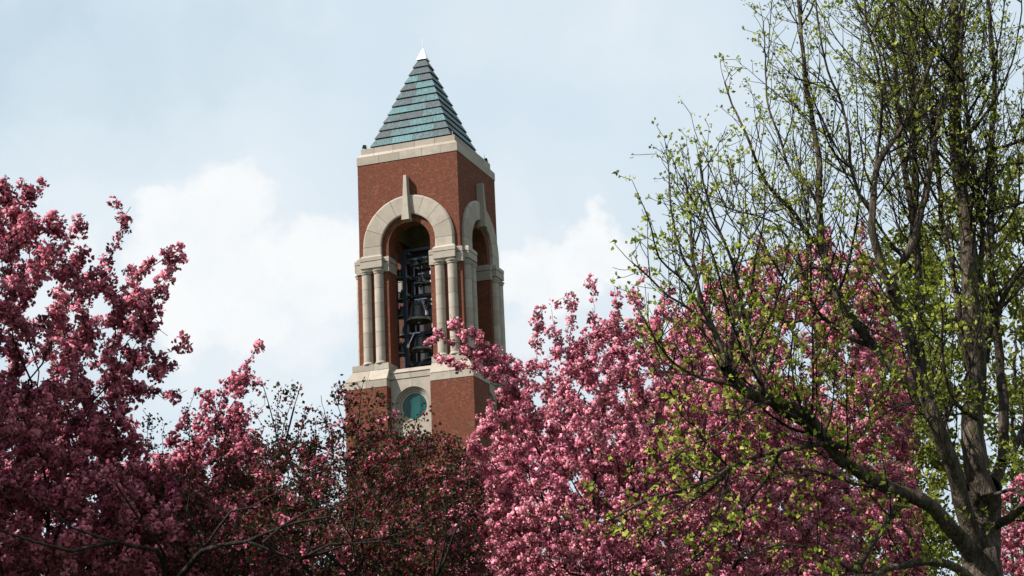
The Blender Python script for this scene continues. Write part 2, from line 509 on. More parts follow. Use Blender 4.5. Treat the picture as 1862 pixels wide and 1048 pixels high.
    for i in range(n):
        F += [(i + 1, i, m + i, m + i + 1), (2 * m + i, 2 * m + i + 1, 3 * m + i + 1, 3 * m + i), (i, i + 1, 2 * m + i + 1, 2 * m + i)]
    # corner fills to the square top corners and down to the imposts
    ci = len(V)
    V += [(H, -H, zt), (-H, -H, zt), (2.05, -2.05, zt), (-2.05, -2.05, zt)]
    ir = max(range(m), key=lambda i: fo[i][0] if fo[i][2] < zt - 1e-4 else -9)
    for i in range(n):
        a, b = fo[i], fo[i + 1]
        if (abs(abs(a[0]) - H) < 1e-6) and (abs(b[2] - zt) < 1e-6) and abs(abs(b[0]) - H) > 1e-6: F.append((m + i, ci, m + i + 1))
        if (abs(a[2] - zt) < 1e-6) and abs(abs(a[0]) - H) > 1e-6 and (abs(abs(b[0]) - H) < 1e-6): F.append((m + i, ci + 1, m + i + 1))
    for s, idx in ((1, 0), (-1, n)):
        b0 = len(V)
        V += [(s * H, -H, zb), (s * r, -H, zb), (s * 2.05, -2.05, zb), (s * r, -2.05, zb)]
        q = [(m + idx, idx, b0 + 1, b0), (3 * m + idx, 2 * m + idx, b0 + 3, b0 + 2)[::-1], (idx, 2 * m + idx, b0 + 3, b0 + 1)]
        F += [f if s > 0 else f[::-1] for f in q]
    part4('brick_wall', (V, F), B)
    # plastered vault inside
    V, F = box(-2.04, 2.04, -2.04, 2.04, 35.9, 36.2)
    link('belfry_ceiling', pmesh('belfry_ceiling', V, F, M['interior']), tower)
    part4('inner_lining', box(-2.03, 2.03, -2.04, -2.0, 33.34, 35.89), M['interior'])

    # --- stone archivolt: eight voussoirs and two upright feet, a long keystone
    prof = [(1.66, 0.0), (1.66, 0.19), (1.72, .215), (2.70, .215), (2.80, .13), (2.80, 0.0)]
    def vous(t0, t1, k=5):
        V, F = [], []; npf = len(prof)
        for i in range(k + 1):
            t = t0 + (t1 - t0) * i / k
            for (rr, o) in prof: V.append((rr * math.cos(t), -(H + o), zc2 + rr * math.sin(t)))
        for i in range(k):
            for j in range(npf):
                j2 = (j + 1) % npf
                F.append((i * npf + j, i * npf + j2, (i + 1) * npf + j2, (i + 1) * npf + j))
        F.append(tuple(range(npf))[::-1]); F.append(tuple(k * npf + j for j in range(npf)))
        return V, F
    arch_core = [(rr, o) for rr, o in ((1.70, 0.0), (1.70, .17), (2.75, .17), (2.75, 0))]
    V, F = [], []
    for i in range(25):
        t = math.pi * i / 24
        for (rr, o) in arch_core: V.append((rr * math.cos(t), -(H + o + .002), zc2 + rr * math.sin(t)))
    for i in range(24):
        for j in range(4):
            j2 = (j + 1) % 4; F.append((i * 4 + j, i * 4 + j2, i * 4 + 4 + j2, i * 4 + 4 + j))
    arches = part4('arch', (V, F), M['mortar'])
    dj = 0.0045
    for i in range(8):
        sub4('voussoir', vous(math.pi * i / 8 + dj, math.pi * (i + 1) / 8 - dj), S, arches)
    for s in (1, -1):
        V = []
        for z in (31.45, zc2 - .01):
            for (rr, o) in prof: V.append((s * rr, -(H + o), z))
        k = len(prof)
        F = [(j, (j + 1) % k, k + (j + 1) % k, k + j) for j in range(k)] + [tuple(range(k))[::-1], tuple(range(k, 2 * k))]
        if s < 0: F = [f[::-1] for f in F]
        sub4('arch_foot', (V, F), S, arches)
    V1, F1 = frustum((-.16, .16, -(H + .46), -(H - .0)), (-.085, .085, -(H + .40), -(H)), 34.25, 35.98)
    V2, F2 = frustum((-.235, .235, -(H + .50), -(H - .1)), (-.165, .165, -(H + .48), -(H - .1)), 33.30, 34.248)
    part4('keystone', merge((V1, F1), (V2, F2)), S)

    # --- imposts over the paired columns
    for s in (1, -1):
        a, b = (1.555, 2.92) if s > 0 else (-2.92, -1.555)
        part4('impost_block', merge(box(a, b, -(H + .42), -(H - .1), 31.17, 31.38), frustum((a, b, -(H + .42), -(H - .1)), (a + .1, b - .1, -(H + .28), -(H - .1)), 31.381, 31.51)), S)
        part4('impost_block', box(a + .015, b - .015, -(H + .405), -(H - .1), 30.76, 31.135), S)
        part4('impost_block', box(a + .03, b - .03, -(H + .36), -(H - .1), 31.136, 31.169), M['mortar'])
        part4('architrave', frustum((a + .09, b - .09, -(H + .31), -(H - .1)), (a + .07, b - .07, -(H + .34), -(H - .1)), 30.60, 30.758), S)
    # --- columns: base, six drums, capital
    drum_h = 0.845; z0c, rr = 25.30, 0.275
    dz = drum_h
    drum = lathe([(rr - .012, 0.0), (rr, .008), (rr, dz - .016), (rr - .012, dz - .006)], 40, True)
    base = lathe([(.335, 0), (.345, .04), (.335, .08), (.30, .11), (.285, .168)], 22, True)
    capi = lathe([(.262, 0), (.27, .03), (.30, .05), (.305, .075), (.285, .09), (.30, .12), (.36, .19), (.365, .225)], 22, True)
    md, mb, mc = pmesh('drum', *drum, S, True), pmesh('column_base', *base, S, True), pmesh('capital', *capi, S, True)
    for p in md.polygons: p.use_smooth = False
    for a in SIDES:
        for x in (-2.625, -1.865, 1.865, 2.625):
            ca, sa = math.cos(a), math.sin(a); y = -(H + .135)
            c = link('column', None, tower, (x * ca - y * sa, x * sa + y * ca, 25.132), a)
            link('column_base', mb, c)
            for k in range(6): link('drum', md, c, (0, 0, .168 + k * dz + .001), k * .9)
            link('capital', mc, c, (0, 0, .168 + 6 * dz))

    # --- cornice: band, weathered slope, parapet
    cores = part4('cornice', box(-2.85, 2.85, -2.88, -2.62, 37.12, 38.08), M['mortar'])
    def mitre(x0, x1, o0, o1, z0, z1, o0t=None):
        """a block whose ends at the corners are mitred"""
        o0t = o0 if o0t is None else o0t
        def xs(x, o, end): return (math.copysign(o, x) if end else x)
        e0, e1 = x0 <= -3.0, x1 >= 3.0
        V = [(xs(x0, o0, e0), -o0, z0), (xs(x1, o0, e1), -o0, z0), (xs(x1, o1, e1), -o1, z0), (xs(x0, o1, e0), -o1, z0),
             (xs(x0, o0t, e0), -o0t, z1), (xs(x1, o0t, e1), -o0t, z1), (xs(x1, o1, e1), -o1, z1), (xs(x0, o1, e0), -o1, z1)]
        return V, list(BOXF)
    cuts = [-3.13, -1.75, -.45, .95, 2.1, 3.13]
    for i in range(5):
        a, b = cuts[i] + (0 if i == 0 else GAP), cuts[i + 1] - (0 if i == 4 else GAP)
        sub4('stone_block', mitre(a, b, 3.13, 2.6, 37.102, 37.57), S, cores)
    cuts = [-3.13, -2.1, -.9, .45, 1.7, 3.13]
    for i in range(5):
        a, b = cuts[i] + (0 if i == 0 else GAP), cuts[i + 1] - (0 if i == 4 else GAP)
        sub4('stone_block', mitre(a, b, 3.128, 2.6, 37.582, 37.80, 2.95), S, cores)
        sub4('parapet_block', mitre(a, b, 2.93, 2.55, 37.805, 38.14), S, cores)

    # --- stepped copper pyramid
    dh, h0, z0 = 0.2015, 2.524, 38.40
    dzz = 0.534
    link('roof_deck', pmesh('roof_deck', *frustum((-2.6, 2.6, -2.6, 2.6), (-2.42, 2.42, -2.42, 2.42), 37.9, 38.41), M['steel']), tower)
    V, F = frustum((-2.44, 2.44, -2.44, 2.44), (-.2, .2, -.2, .2), 38.42, 44.3)
    roof = link('roof', pmesh('roof', V, F, M['steel']), tower)
    rng = random.Random(5)
    for k in range(11):
        hb = h0 - k * dh; ht = hb - dh - .12; zb_, zt_ = z0 + k * dzz, z0 + (k + 1) * dzz + .05
        nump = max(1, round(hb * 2 / 1.15))
        for si, a in enumerate(SIDES):
            cuts = [-1.0] + sorted((-1 + 2 * (i + rng.uniform(-.22, .22)) / nump) for i in range(1, nump)) + [1.0]
            for i in range(len(cuts) - 1):
                g0 = 0 if i == 0 else .006; g1 = 0 if i == len(cuts) - 2 else .006
                lift = rng.uniform(0, .012)
                A, Bq = cuts[i] * hb + g0, cuts[i + 1] * hb - g1
                At, Bt = max(-ht, min(ht, cuts[i] * hb + g0)), max(-ht, min(ht, cuts[i + 1] * hb - g1))
                if i == 0: At = -ht
                if i == len(cuts) - 2: Bt = ht
                V = [(A, -hb - lift, zb_ - .02), (Bq, -hb - lift, zb_ - .02), (Bt, -ht, zt_), (At, -ht, zt_),
                     (A * .96, -hb + .1, zb_ - .012), (Bq * .96, -hb + .1, zb_ - .012), (Bt * .96, -ht + .06, zt_), (At * .96, -ht + .06, zt_)]
                F = [(0, 1, 2, 3), (7, 6, 5, 4), (0, 4, 5, 1), (1, 5, 6, 2), (2, 6, 7, 3), (3, 7, 4, 0)]
                link('copper_panel', pmesh('copper_panel', V, F, M['copper']), roof, (0, 0, 0), a)
    V = [(-.325, -.325, 44.26), (.325, -.325, 44.26), (.325, .325, 44.26), (-.325, .325, 44.26), (0, 0, 45.09)]
    cap = link('roof_cap', pmesh('roof_cap', V, [(0, 1, 4), (1, 2, 4), (2, 3, 4), (3, 0, 4), (3, 2, 1, 0)], M['white']), tower)
    cap['label'] = 'small white metal pyramid capping the copper roof'
    def rod(x, y, z, h):
        v = lathe([(.022, 0), (.014, h * .8), (.004, h)], 6, True)
        link('lightning_rod', pmesh('lightning_rod', *v, M['galv']), tower, (x, y, z))
    rod(0, 0, 45.05, .62); rod(-2.62, -2.74, 38.14, .5); rod(2.74, 2.5, 38.14, .55)


build_tower()


def in_tower(x, y, z):
    ca, sa = math.cos(TA), math.sin(TA)
    return (TX + x * ca - y * sa, TY + x * sa + y * ca, z)


def build_floodlights():
    for (x, y, rz, lab) in ((-2.78, -2.74, R(40), 'small black floodlight on the left corner of the tower parapet'),
                            (2.74, 2.72, R(200), 'small black floodlight on the far right corner of the tower parapet'),
                            (2.72, -2.74, R(120), 'small black floodlight on the near corner of the tower parapet')):
        o = link('floodlight', None, None, in_tower(x, y, 38.14), TA + rz)
        tag(o, lab, 'floodlight', 'floodlights on the tower parapet')
        V, F = frustum((-.12, .12, -.08, .02), (-.09, .09, -.06, .09), .1, .32)
        link('housing', pmesh('housing', V, F, M['black']), o)
        link('bracket', pmesh('bracket', *merge(box(-.15, -.125, -.02, .02, 0, .24), box(.125, .15, -.02, .02, 0, .24), box(-.15, .15, -.03, .03, 0, .02)), M['galv']), o)
        link('lens', pmesh('lens', *box(-.09, .09, -.095, -.085, .12, .29), M['glass']), o)


build_floodlights()


# ------------------------------------------------------------------ bells and their frame
def bar(p, q, w):
    p, q = np.array(p, float), np.array(q, float); d = q - p; L = np.linalg.norm(d); d /= L
    a = np.cross(d, [0, 0, 1.0]);
    if np.linalg.norm(a) < 1e-3: a = np.array([1.0, 0, 0])
    a /= np.linalg.norm(a); b = np.cross(d, a)
    V = []
    for e in (p, q):
        for s, t in ((-1, -1), (1, -1), (1, 1), (-1, 1)): V.append(tuple(e + a * s * w / 2 + b * t * w / 2))
    return V, [(0, 1, 2, 3), (7, 6, 5, 4), (0, 4, 5, 1), (1, 5, 6, 2), (2, 6, 7, 3), (3, 7, 4, 0)]


def build_bells():
    fr = link('carillon_rack', None, None, in_tower(0, 0, 24.62), TA)
    tag(fr, 'dark blue steel bell frame of posts and beams inside the belfry', 'bell frame')
    pst = [(-1.78, -1.0), (-1.78, .2), (-1.12, -1.2), (1.12, -1.2), (-1.12, 1.2), (1.12, 1.2), (-1.12, 0), (1.12, 0)]
    for (x, y) in pst: link('post', pmesh('post', *box(x - .1, x + .1, y - .1, y + .1, 0, 7.6), M['steel']), fr)
    for z in (1.0, 2.75, 5.0, 6.1, 7.0, 7.55):
        for y in ((-1.2, 0, 1.2) if z > 6.5 else (-.42, .1, 1.2)): link('beam', pmesh('beam', *box(-1.02, 1.02, y - .07, y + .07, z - .08, z + .08), M['steel']), fr)
        for x in (-1.12, 1.12): link('beam', pmesh('beam', *box(x - .06, x + .06, -1.1, -.1, z - .07, z + .07), M['steel']), fr); link('beam', pmesh('beam', *box(x - .06, x + .06, .1, 1.1, z - .07, z + .07), M['steel']), fr)
    for (p, q) in (((-1.02, -1.1, 0.1), (-.2, -1.05, 1.0)), ((-1.12, -1.1, 2.8), (-1.12, -.1, 4.9)), ((1.12, -1.1, 2.8), (1.12, -.1, 4.9)), ((-1.0, 1.2, .1), (1.0, 1.2, 2.7)), ((-1.0, 1.2, 2.8), (1.0, 1.2, 4.9))):
        link('brace', pmesh('brace', *bar(p, q, .09), M['steel']), fr)
    prof = [(1.0, 0.0), (1.0, .03), (.93, .12), (.80, .30), (.70, .52), (.64, .80), (.61, 1.06), (.585, 1.16), (.52, 1.26), (.40, 1.31), (.18, 1.335), (.001, 1.34)]
    inner = [(.001, 1.26), (.40, 1.23), (.54, 1.1), (.58, .8), (.64, .52), (.74, .28), (.88, .08), (.95, 0)]

    def bell(x, y, z, r, lab, hammer=0):
        o = link('bell', None, None, in_tower(x, y, z), TA)
        tag(o, lab, 'bell', 'carillon bells hung in the belfry')
        pr = [(a * r, b * r) for a, b in (inner + prof)]
        link('bell_body', pmesh('bell_body', *lathe(pr, 32), M['bronze'], True), o)
        li = lathe([(1.006 * r, .028 * r), (.938 * r, .122 * r), (.845 * r, .25 * r), (.80 * r, .26 * r), (.9 * r, .1 * r)], 32)
        link('sound_bow', pmesh('sound_bow', *li, M['lip'], True), o)
        link('headstock', pmesh('headstock', *merge(box(-.28 * r, .28 * r, -.2 * r, .2 * r, 1.345 * r, 1.52 * r), bar((-.2 * r, 0, 1.3 * r), (-.2 * r, 0, 1.75 * r), .07), bar((.2 * r, 0, 1.3 * r), (.2 * r, 0, 1.75 * r), .07)), M['steel']), o)
        cl = merge(bar((0, 0, 1.2 * r), (0, 0, -.05 * r), .05 * r + .015), *[(lambda vf: ([(a, b, c - .16 * r) for a, b, c in vf[0]], vf[1]))(lathe([(.001, 0), (.10 * r, .05 * r), (.13 * r, .13 * r), (.08 * r, .22 * r), (.03 * r, .3 * r)], 10))])
        link('clapper', pmesh('clapper', *cl, M['lip']), o)
        if hammer:
            s = hammer
            link('hammer', pmesh('hammer', *merge(bar((-.1 * s * r, -.5 * r, 1.62 * r), (.95 * s * r, -.55 * r, 1.60 * r), .045), bar((.45 * s * r, -.6 * r, 1.66 * r), (1.0 * s * r, -.9 * r, .35 * r), .05), bar((.97 * s * r, -.85 * r, .55 * r), (1.03 * s * r, -.9 * r, .22 * r), .12)), M['galv']), o)
    bell(-.33, -1.2, 27.85, .76, 'largest bronze bell at mid height in the front arch opening', 1)
    bell(-.22, -1.15, 26.15, .62, 'lower dark bell hanging directly below the largest bell', -1)
    bell(-.22, -1.1, 30.05, .38, 'small bell hanging directly above the largest bell', 1)
    bell(.1, -1.15, 31.25, .23, 'tiny bell on the top beam above the small bell', 1)
    bell(-.52, -1.15, 31.2, .24, 'tiny bell on the top beam beside the frame post', 1)
    bell(-.25, .6, 28.3, .62, 'shadowed bell hanging behind the largest bell', 1)
    bell(-.2, .6, 25.9, .68, 'shadowed bell low behind the lower dark bell', 1)
    bell(-1.5, -.6, 29.35, .42, 'small dark bell between the frame post and the left pier', 0)
    bell(-1.5, -.3, 27.3, .46, 'dark bell below the small one beside the left pier', 0)
    for k, (y, z, r, w) in enumerate(((-.9, 30.6, .36, 'top'), (-.7, 28.35, .42, 'third'), (-.8, 26.1, .46, 'lowest'))):
        bell(-1.55, y, z, r, w + ' dark bell of the column squeezed beside the left pier', 0)
    bell(.62, .5, 30.2, .38, 'dark bell high at the back of the belfry', -1)


build_bells()


# ------------------------------------------------------------------ trees
def unit(v):
    return v / (np.linalg.norm(v, axis=-1, keepdims=True) + 1e-9)


def poly_sample(rng, poly, n, thick, d0, thin=None):
    """n points in the outline poly (photograph pixels), spread in depth round d0 metres like a rounded crown."""
    poly = np.array(poly, float); lo, hi = poly.min(0), poly.max(0)
    out = []
    a, b = poly, np.roll(poly, -1, 0)
    while len(out) < n:
        P = rng.uniform(lo, hi, (4 * n, 2))
        inside = np.zeros(len(P), bool)
        for (x1, y1), (x2, y2) in zip(a, b):
            cond = ((y1 > P[:, 1]) != (y2 > P[:, 1]))
            with np.errstate(divide='ignore', invalid='ignore'):
                xs = (x2 - x1) * (P[:, 1] - y1) / (y2 - y1) + x1
            inside ^= cond & (P[:, 0] < xs)
        if thin: inside &= (P[:, 1] > thin[0]) | (rng.uniform(size=len(P)) < thin[1])
        P = P[inside]
        D = np.full(len(P), 1e9)
        for p, q in zip(a, b):
            e = q - p; t = np.clip(((P - p) @ e) / (e @ e), 0, 1)
            D = np.minimum(D, np.linalg.norm(P - (p + t[:, None] * e), axis=1))
        w = np.sqrt(np.clip(D / 230.0, 0.05, 1))
        dep = d0 + thick * w * rng.uniform(-1, 1, len(P))
        for (x, y), dd in zip(P, dep):
            out.append(at(x, y, dd))
            if len(out) >= n: break
    return np.array(out)


class Skeleton:
    """Branch nodes grown towards targets, each joined to the nearest cheap node by a curved path."""
    def __init__(self, cap=80000):
        self.P = np.zeros((cap, 3)); self.par = np.full(cap, -1); self.L = np.zeros(cap); self.D = np.zeros((cap, 3)); self.n = 0; self.bare = (0, 0); self.fat = []

    def add(self, p, par):
        i = self.n; self.P[i] = p; self.par[i] = par
        if par >= 0:
            d = p - self.P[par]; l = np.linalg.norm(d); self.L[i] = self.L[par] + l; self.D[i] = d / (l + 1e-9)
        else: self.D[i] = (0, 0, 1)
        self.n += 1
        return i

    def path(self, start, pts, jit=0.0, rng=None, step=0.14):
        """polyline through pts, resampled"""
        cur = start
        for q in pts:
            q = np.array(q, float); p = self.P[cur].copy(); L = np.linalg.norm(q - p); k = max(1, int(L / step))
            for i in range(1, k + 1):
                x = p + (q - p) * i / k
                if rng is not None and i < k: x = x + rng.normal(0, jit, 3)
                cur = self.add(x, cur)
        return cur

    def reach(self, t, rng, alpha=0.32, step=0.13, jit=0.018, up=0.12, upw=0.0):
        P = self.P[:self.n]; dv = t - P; dist = np.linalg.norm(dv, axis=1)
        cost = dist + alpha * self.L[:self.n] + np.where(dist < 1e-3, 9, 0)
        cosang = (dv * self.D[:self.n]).sum(1) / (dist + 1e-6)
        cost = cost * (1 + 0.55 * np.clip(0.25 - cosang, 0, 1))
        if upw: cost = cost + upw * np.clip(-dv[:, 2], 0, 9)
        j = int(np.argmin(cost)); p = self.P[j].copy(); L = dist[j]
        c = p + self.D[j] * L * 0.42 + np.array([0, 0, -up * L]) + rng.normal(0, .05, 3) * L
        k = max(2, int(L / step)); cur = j
        for i in range(1, k + 1):
            s = i / k
            x = (1 - s) ** 2 * p + 2 * s * (1 - s) * c + s * s * t
            if i < k: x = x + rng.normal(0, jit, 3)
            cur = self.add(x, cur)
        return cur

    def finish(self, tip_r=0.0022, expo=0.46, rmax=0.2):
        n = self.n; par = self.par[:n]; cnt = np.zeros(n)
        haschild = np.zeros(n, bool); haschild[par[par >= 0]] = True
        cnt[~haschild] = 1
        main = np.full(n, -1); best = np.zeros(n)
        for i in range(n - 1, 0, -1):
            p = par[i]
            if p >= 0:
                cnt[p] += cnt[i]
                if cnt[i] > best[p]: best[p] = cnt[i]; main[p] = i
        self.cnt = cnt; self.main = main
        self.r = np.minimum(tip_r * np.maximum(cnt, 1) ** expo, rmax)
        return self

    def tubes(self, lo, hi, sides):
        """frustums for the edges whose child radius lies in [lo, hi)"""
        n = self.n; idx = np.arange(n); par = self.par[:n]
        sel = idx[(par >= 0) & (self.r[:n] >= lo) & (self.r[:n] < hi)]
        if not len(sel): return None
        p = par[sel]; P = self.P; D = unit(P[sel] - P[p])
        # direction at a node: mean of incoming and main outgoing
        nd = self.D[:n].copy(); mc = self.main[:n]; ok = mc >= 0
        nd[ok] = unit(self.D[:n][ok] + self.D[:n][mc[ok]])
        is_main = self.main[p] == sel
        sd = np.where(is_main[:, None], nd[p], D); sr = np.where(is_main, np.minimum(self.r[p], self.r[sel] * 1.3), self.r[sel] * 1.25)
        ed, er = nd[sel], self.r[sel]
        ref = np.array([0.31, 0.87, 0.38])
        def ringpts(c, d, r):
            a = unit(np.cross(d, ref)); b = np.cross(d, a)
            t = np.arange(sides) * 2 * np.pi / sides
            return c[:, None, :] + r[:, None, None] * (np.cos(t)[None, :, None] * a[:, None, :] + np.sin(t)[None, :, None] * b[:, None, :])
        A = ringpts(P[p], sd, sr); B = ringpts(P[sel], ed, er)
        V = np.concatenate([A, B], 1).reshape(-1, 3)
        m = len(sel); base = (np.arange(m) * 2 * sides)[:, None]
        i = np.arange(sides)[None, :]; i2 = (i + 1) % sides
        Q = np.stack([base + i, base + i2, base + sides + i2, base + sides + i], -1).reshape(-1, 4)
        return V, Q


def tube_mesh(name, sk, ranges, mat):
    Vs, Qs, n = [], [], 0
    for lo, hi, s in ranges:
        r = sk.tubes(lo, hi, s)
        if r is None: continue
        Vs.append(r[0]); Qs.append(r[1] + n); n += len(r[0])
    return mesh_np(name, np.concatenate(Vs), np.concatenate(Qs), None, [mat], smooth_=True)


def rand_rot(rng, n, up=None, amt=0.0):
    """random rotation matrices; optionally their z axis pulled towards up"""
    z = rng.normal(size=(n, 3))
    z = unit(z)
    if up is not None: z = unit(z * (1 - amt) + up * amt)
    a = unit(np.cross(z, unit(rng.normal(size=(n, 3))))); b = np.cross(z, a)
    return np.stack([a, b, z], -1)


def blossom_templates(rng, nt=10, petals=17, leaves=2, R0=0.036):
    """pompom clusters of cupped petals with a few small leaves; returns verts, quads, kind (0 petal root, 1 petal tip, 2 leaf)"""
    T = []
    for _ in range(nt):
        V, Q, K, S = [], [], [], []
        # a few flower centres, petals round each
        nf = 5
        cen = unit(rng.normal(size=(nf, 3))) * R0 * rng.uniform(.5, .95, (nf, 1))
        for f in range(petals):
            c = cen[f % nf]; nrm = unit(c + rng.normal(0, .012, 3))
            tdir = unit(np.cross(nrm, rng.normal(size=3))); s = np.cross(nrm, tdir)
            l, w = rng.uniform(.025, .034), rng.uniform(.014, .019)
            lift = rng.uniform(.1, .7)
            t2 = unit(tdir + nrm * lift)
            p0 = c + tdir * .002; b = len(V); sh = rng.uniform(.88, 1.12)
            V += [p0, p0 + t2 * l * .55 + s * w + nrm * .003, p0 + t2 * l + nrm * .001 * rng.normal(), p0 + t2 * l * .55 - s * w + nrm * .003]
            Q.append((b, b + 1, b + 2, b + 3)); K += [0, 1, 1, 1]; S += [sh] * 4
        for f in range(leaves):
            d = unit(rng.normal(size=3)); s = unit(np.cross(d, rng.normal(size=3))); l, w = rng.uniform(.025, .04), rng.uniform(.006, .010)
            p0 = d * R0 * .7; b = len(V)
            V += [p0, p0 + d * l * .5 + s * w, p0 + d * l, p0 + d * l * .5 - s * w]; Q.append((b, b + 1, b + 2, b + 3)); K += [2] * 4; S += [rng.uniform(.7, 1.2)] * 4
        V, Q = np.array(V), np.array(Q)                      # petals face outwards
        nr = np.cross(V[Q[:, 1]] - V[Q[:, 0]], V[Q[:, 3]] - V[Q[:, 0]]); inw = (nr * V[Q].mean(1)).sum(1) < 0
        Q[inw] = Q[inw][:, ::-1]
        T.append((V, Q, np.array(K), np.array(S)))
    return T


def leaf_templates(rng, nt=8, leaves=4, ln=0.045, wd=0.013, spread=0.02, buds=0):
    """sprays of folded leaves (two halves along a midrib); kind 2 leaf, 3 bud"""
    T = []
    for _ in range(nt):
        V, Q, K, S = [], [], [], []
        for f in range(leaves):
            d = unit(rng.normal(size=3) + np.array([0, 0, .55])); s = unit(np.cross(d, rng.normal(size=3))); nr = np.cross(d, s)
            l, w = ln * rng.uniform(.6, 1.25), wd * rng.uniform(.75, 1.25)
            p0 = rng.normal(0, spread, 3) + d * .006; b = len(V); sh = rng.uniform(.7, 1.3); droop = rng.uniform(-.25, .1) * l
            mid = p0 + d * l * .5; tip = p0 + d * l + nr * droop
            V += [p0, mid + s * w + nr * w * .45, tip, mid - s * w + nr * w * .45, p0 + d * l * .28 - nr * 0, mid + nr * droop * .2]
            Q += [(b, b + 1, b + 2, b + 5), (b, b + 5, b + 2, b + 3)]; K += [2] * 6; S += [sh] * 6
        for f in range(buds):
            c = unit(rng.normal(size=3)) * .028; r = rng.uniform(.006, .0095); b = len(V); d = unit(c); s = unit(np.cross(d, [.3, .2, .9])); t = np.cross(d, s)
            V += [c - d * r, c + s * r, c + t * r, c - s * r, c - t * r, c + d * r * 1.4]
            Q += [(b, b + 1, b + 5, b + 3), (b, b + 2, b + 5, b + 4)]; K += [3] * 6; S += [rng.uniform(.7, 1.3)] * 6
        T.append((np.array(V), np.array(Q), np.array(K), np.array(S)))
    return T


NORMALS = [None]


def scatter(rng, T, pos, scale, cols, up_amt=0.25, cvar=0.22):
    """copy the templates to pos; cols maps kind -> (colour a, colour b) between which each copy picks"""
    Vs, Qs, Cs, Ns, n = [], [], [], [], 0
    which = rng.integers(0, len(T), len(pos))
    for ti, (tv, tq, tk, ts) in enumerate(T):
        m = which == ti; k = int(m.sum())
        if not k: continue
        Rm = rand_rot(rng, k, np.array([0, 0, 1.0]), up_amt)
        RV = np.einsum('nij,vj->nvi', Rm, tv); Ns.append(unit(RV).reshape(-1, 3))
        V = RV * scale[m][:, None, None] + pos[m][:, None, :]
        f = rng.uniform(0, 1, (k, 1, 1)); g = np.clip(rng.normal(1, cvar, (k, 1, 1)), .5, 1.6)
        A = np.array([cols[q][0] for q in tk]); B = np.array([cols[q][1] for q in tk])
        C = (A[None] * (1 - f) + B[None] * f) * g * ts[None, :, None]
        Vs.append(V.reshape(-1, 3)); Cs.append(np.clip(C, 0, .95).reshape(-1, 3))
        Qs.append((tq[None] + (np.arange(k) * len(tv))[:, None, None]).reshape(-1, 4) + n); n += k * len(tv)
    NORMALS[0] = np.concatenate(Ns)
    return np.concatenate(Vs), np.concatenate(Qs), np.concatenate(Cs)


def along(rng, sk, max_cnt, spacing, off, frac=1.0, min_from=0):
    """points along the thin twigs"""
    n = sk.n; idx = np.arange(min_from, n); idx = idx[(sk.par[idx] >= 0) & (sk.cnt[idx] <= max_cnt) & ((idx < sk.bare[0]) | (idx >= sk.bare[1]))]
    a, b = sk.P[sk.par[idx]], sk.P[idx]; L = np.linalg.norm(b - a, axis=1)
    k = rng.poisson(L / spacing * frac)
    e = np.repeat(np.arange(len(idx)), k); t = rng.uniform(0, 1, len(e))[:, None]
    p = a[e] * (1 - t) + b[e] * t
    return p + unit(rng.normal(size=p.shape)) * off * rng.uniform(.3, 1, (len(p), 1))


PINK = {0: ((.26, .040, .074), (.37, .070, .116)), 1: ((.47, .125, .195), (.72, .31, .375)), 2: ((.045, .055, .018), (.10, .095, .03))}
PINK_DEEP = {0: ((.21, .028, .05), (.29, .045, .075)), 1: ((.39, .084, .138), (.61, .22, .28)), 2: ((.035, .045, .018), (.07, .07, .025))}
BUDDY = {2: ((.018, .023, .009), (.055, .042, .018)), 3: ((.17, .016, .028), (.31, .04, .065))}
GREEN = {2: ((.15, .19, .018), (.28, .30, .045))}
GREEN_BG = {2: ((.075, .095, .012), (.15, .155, .025))}


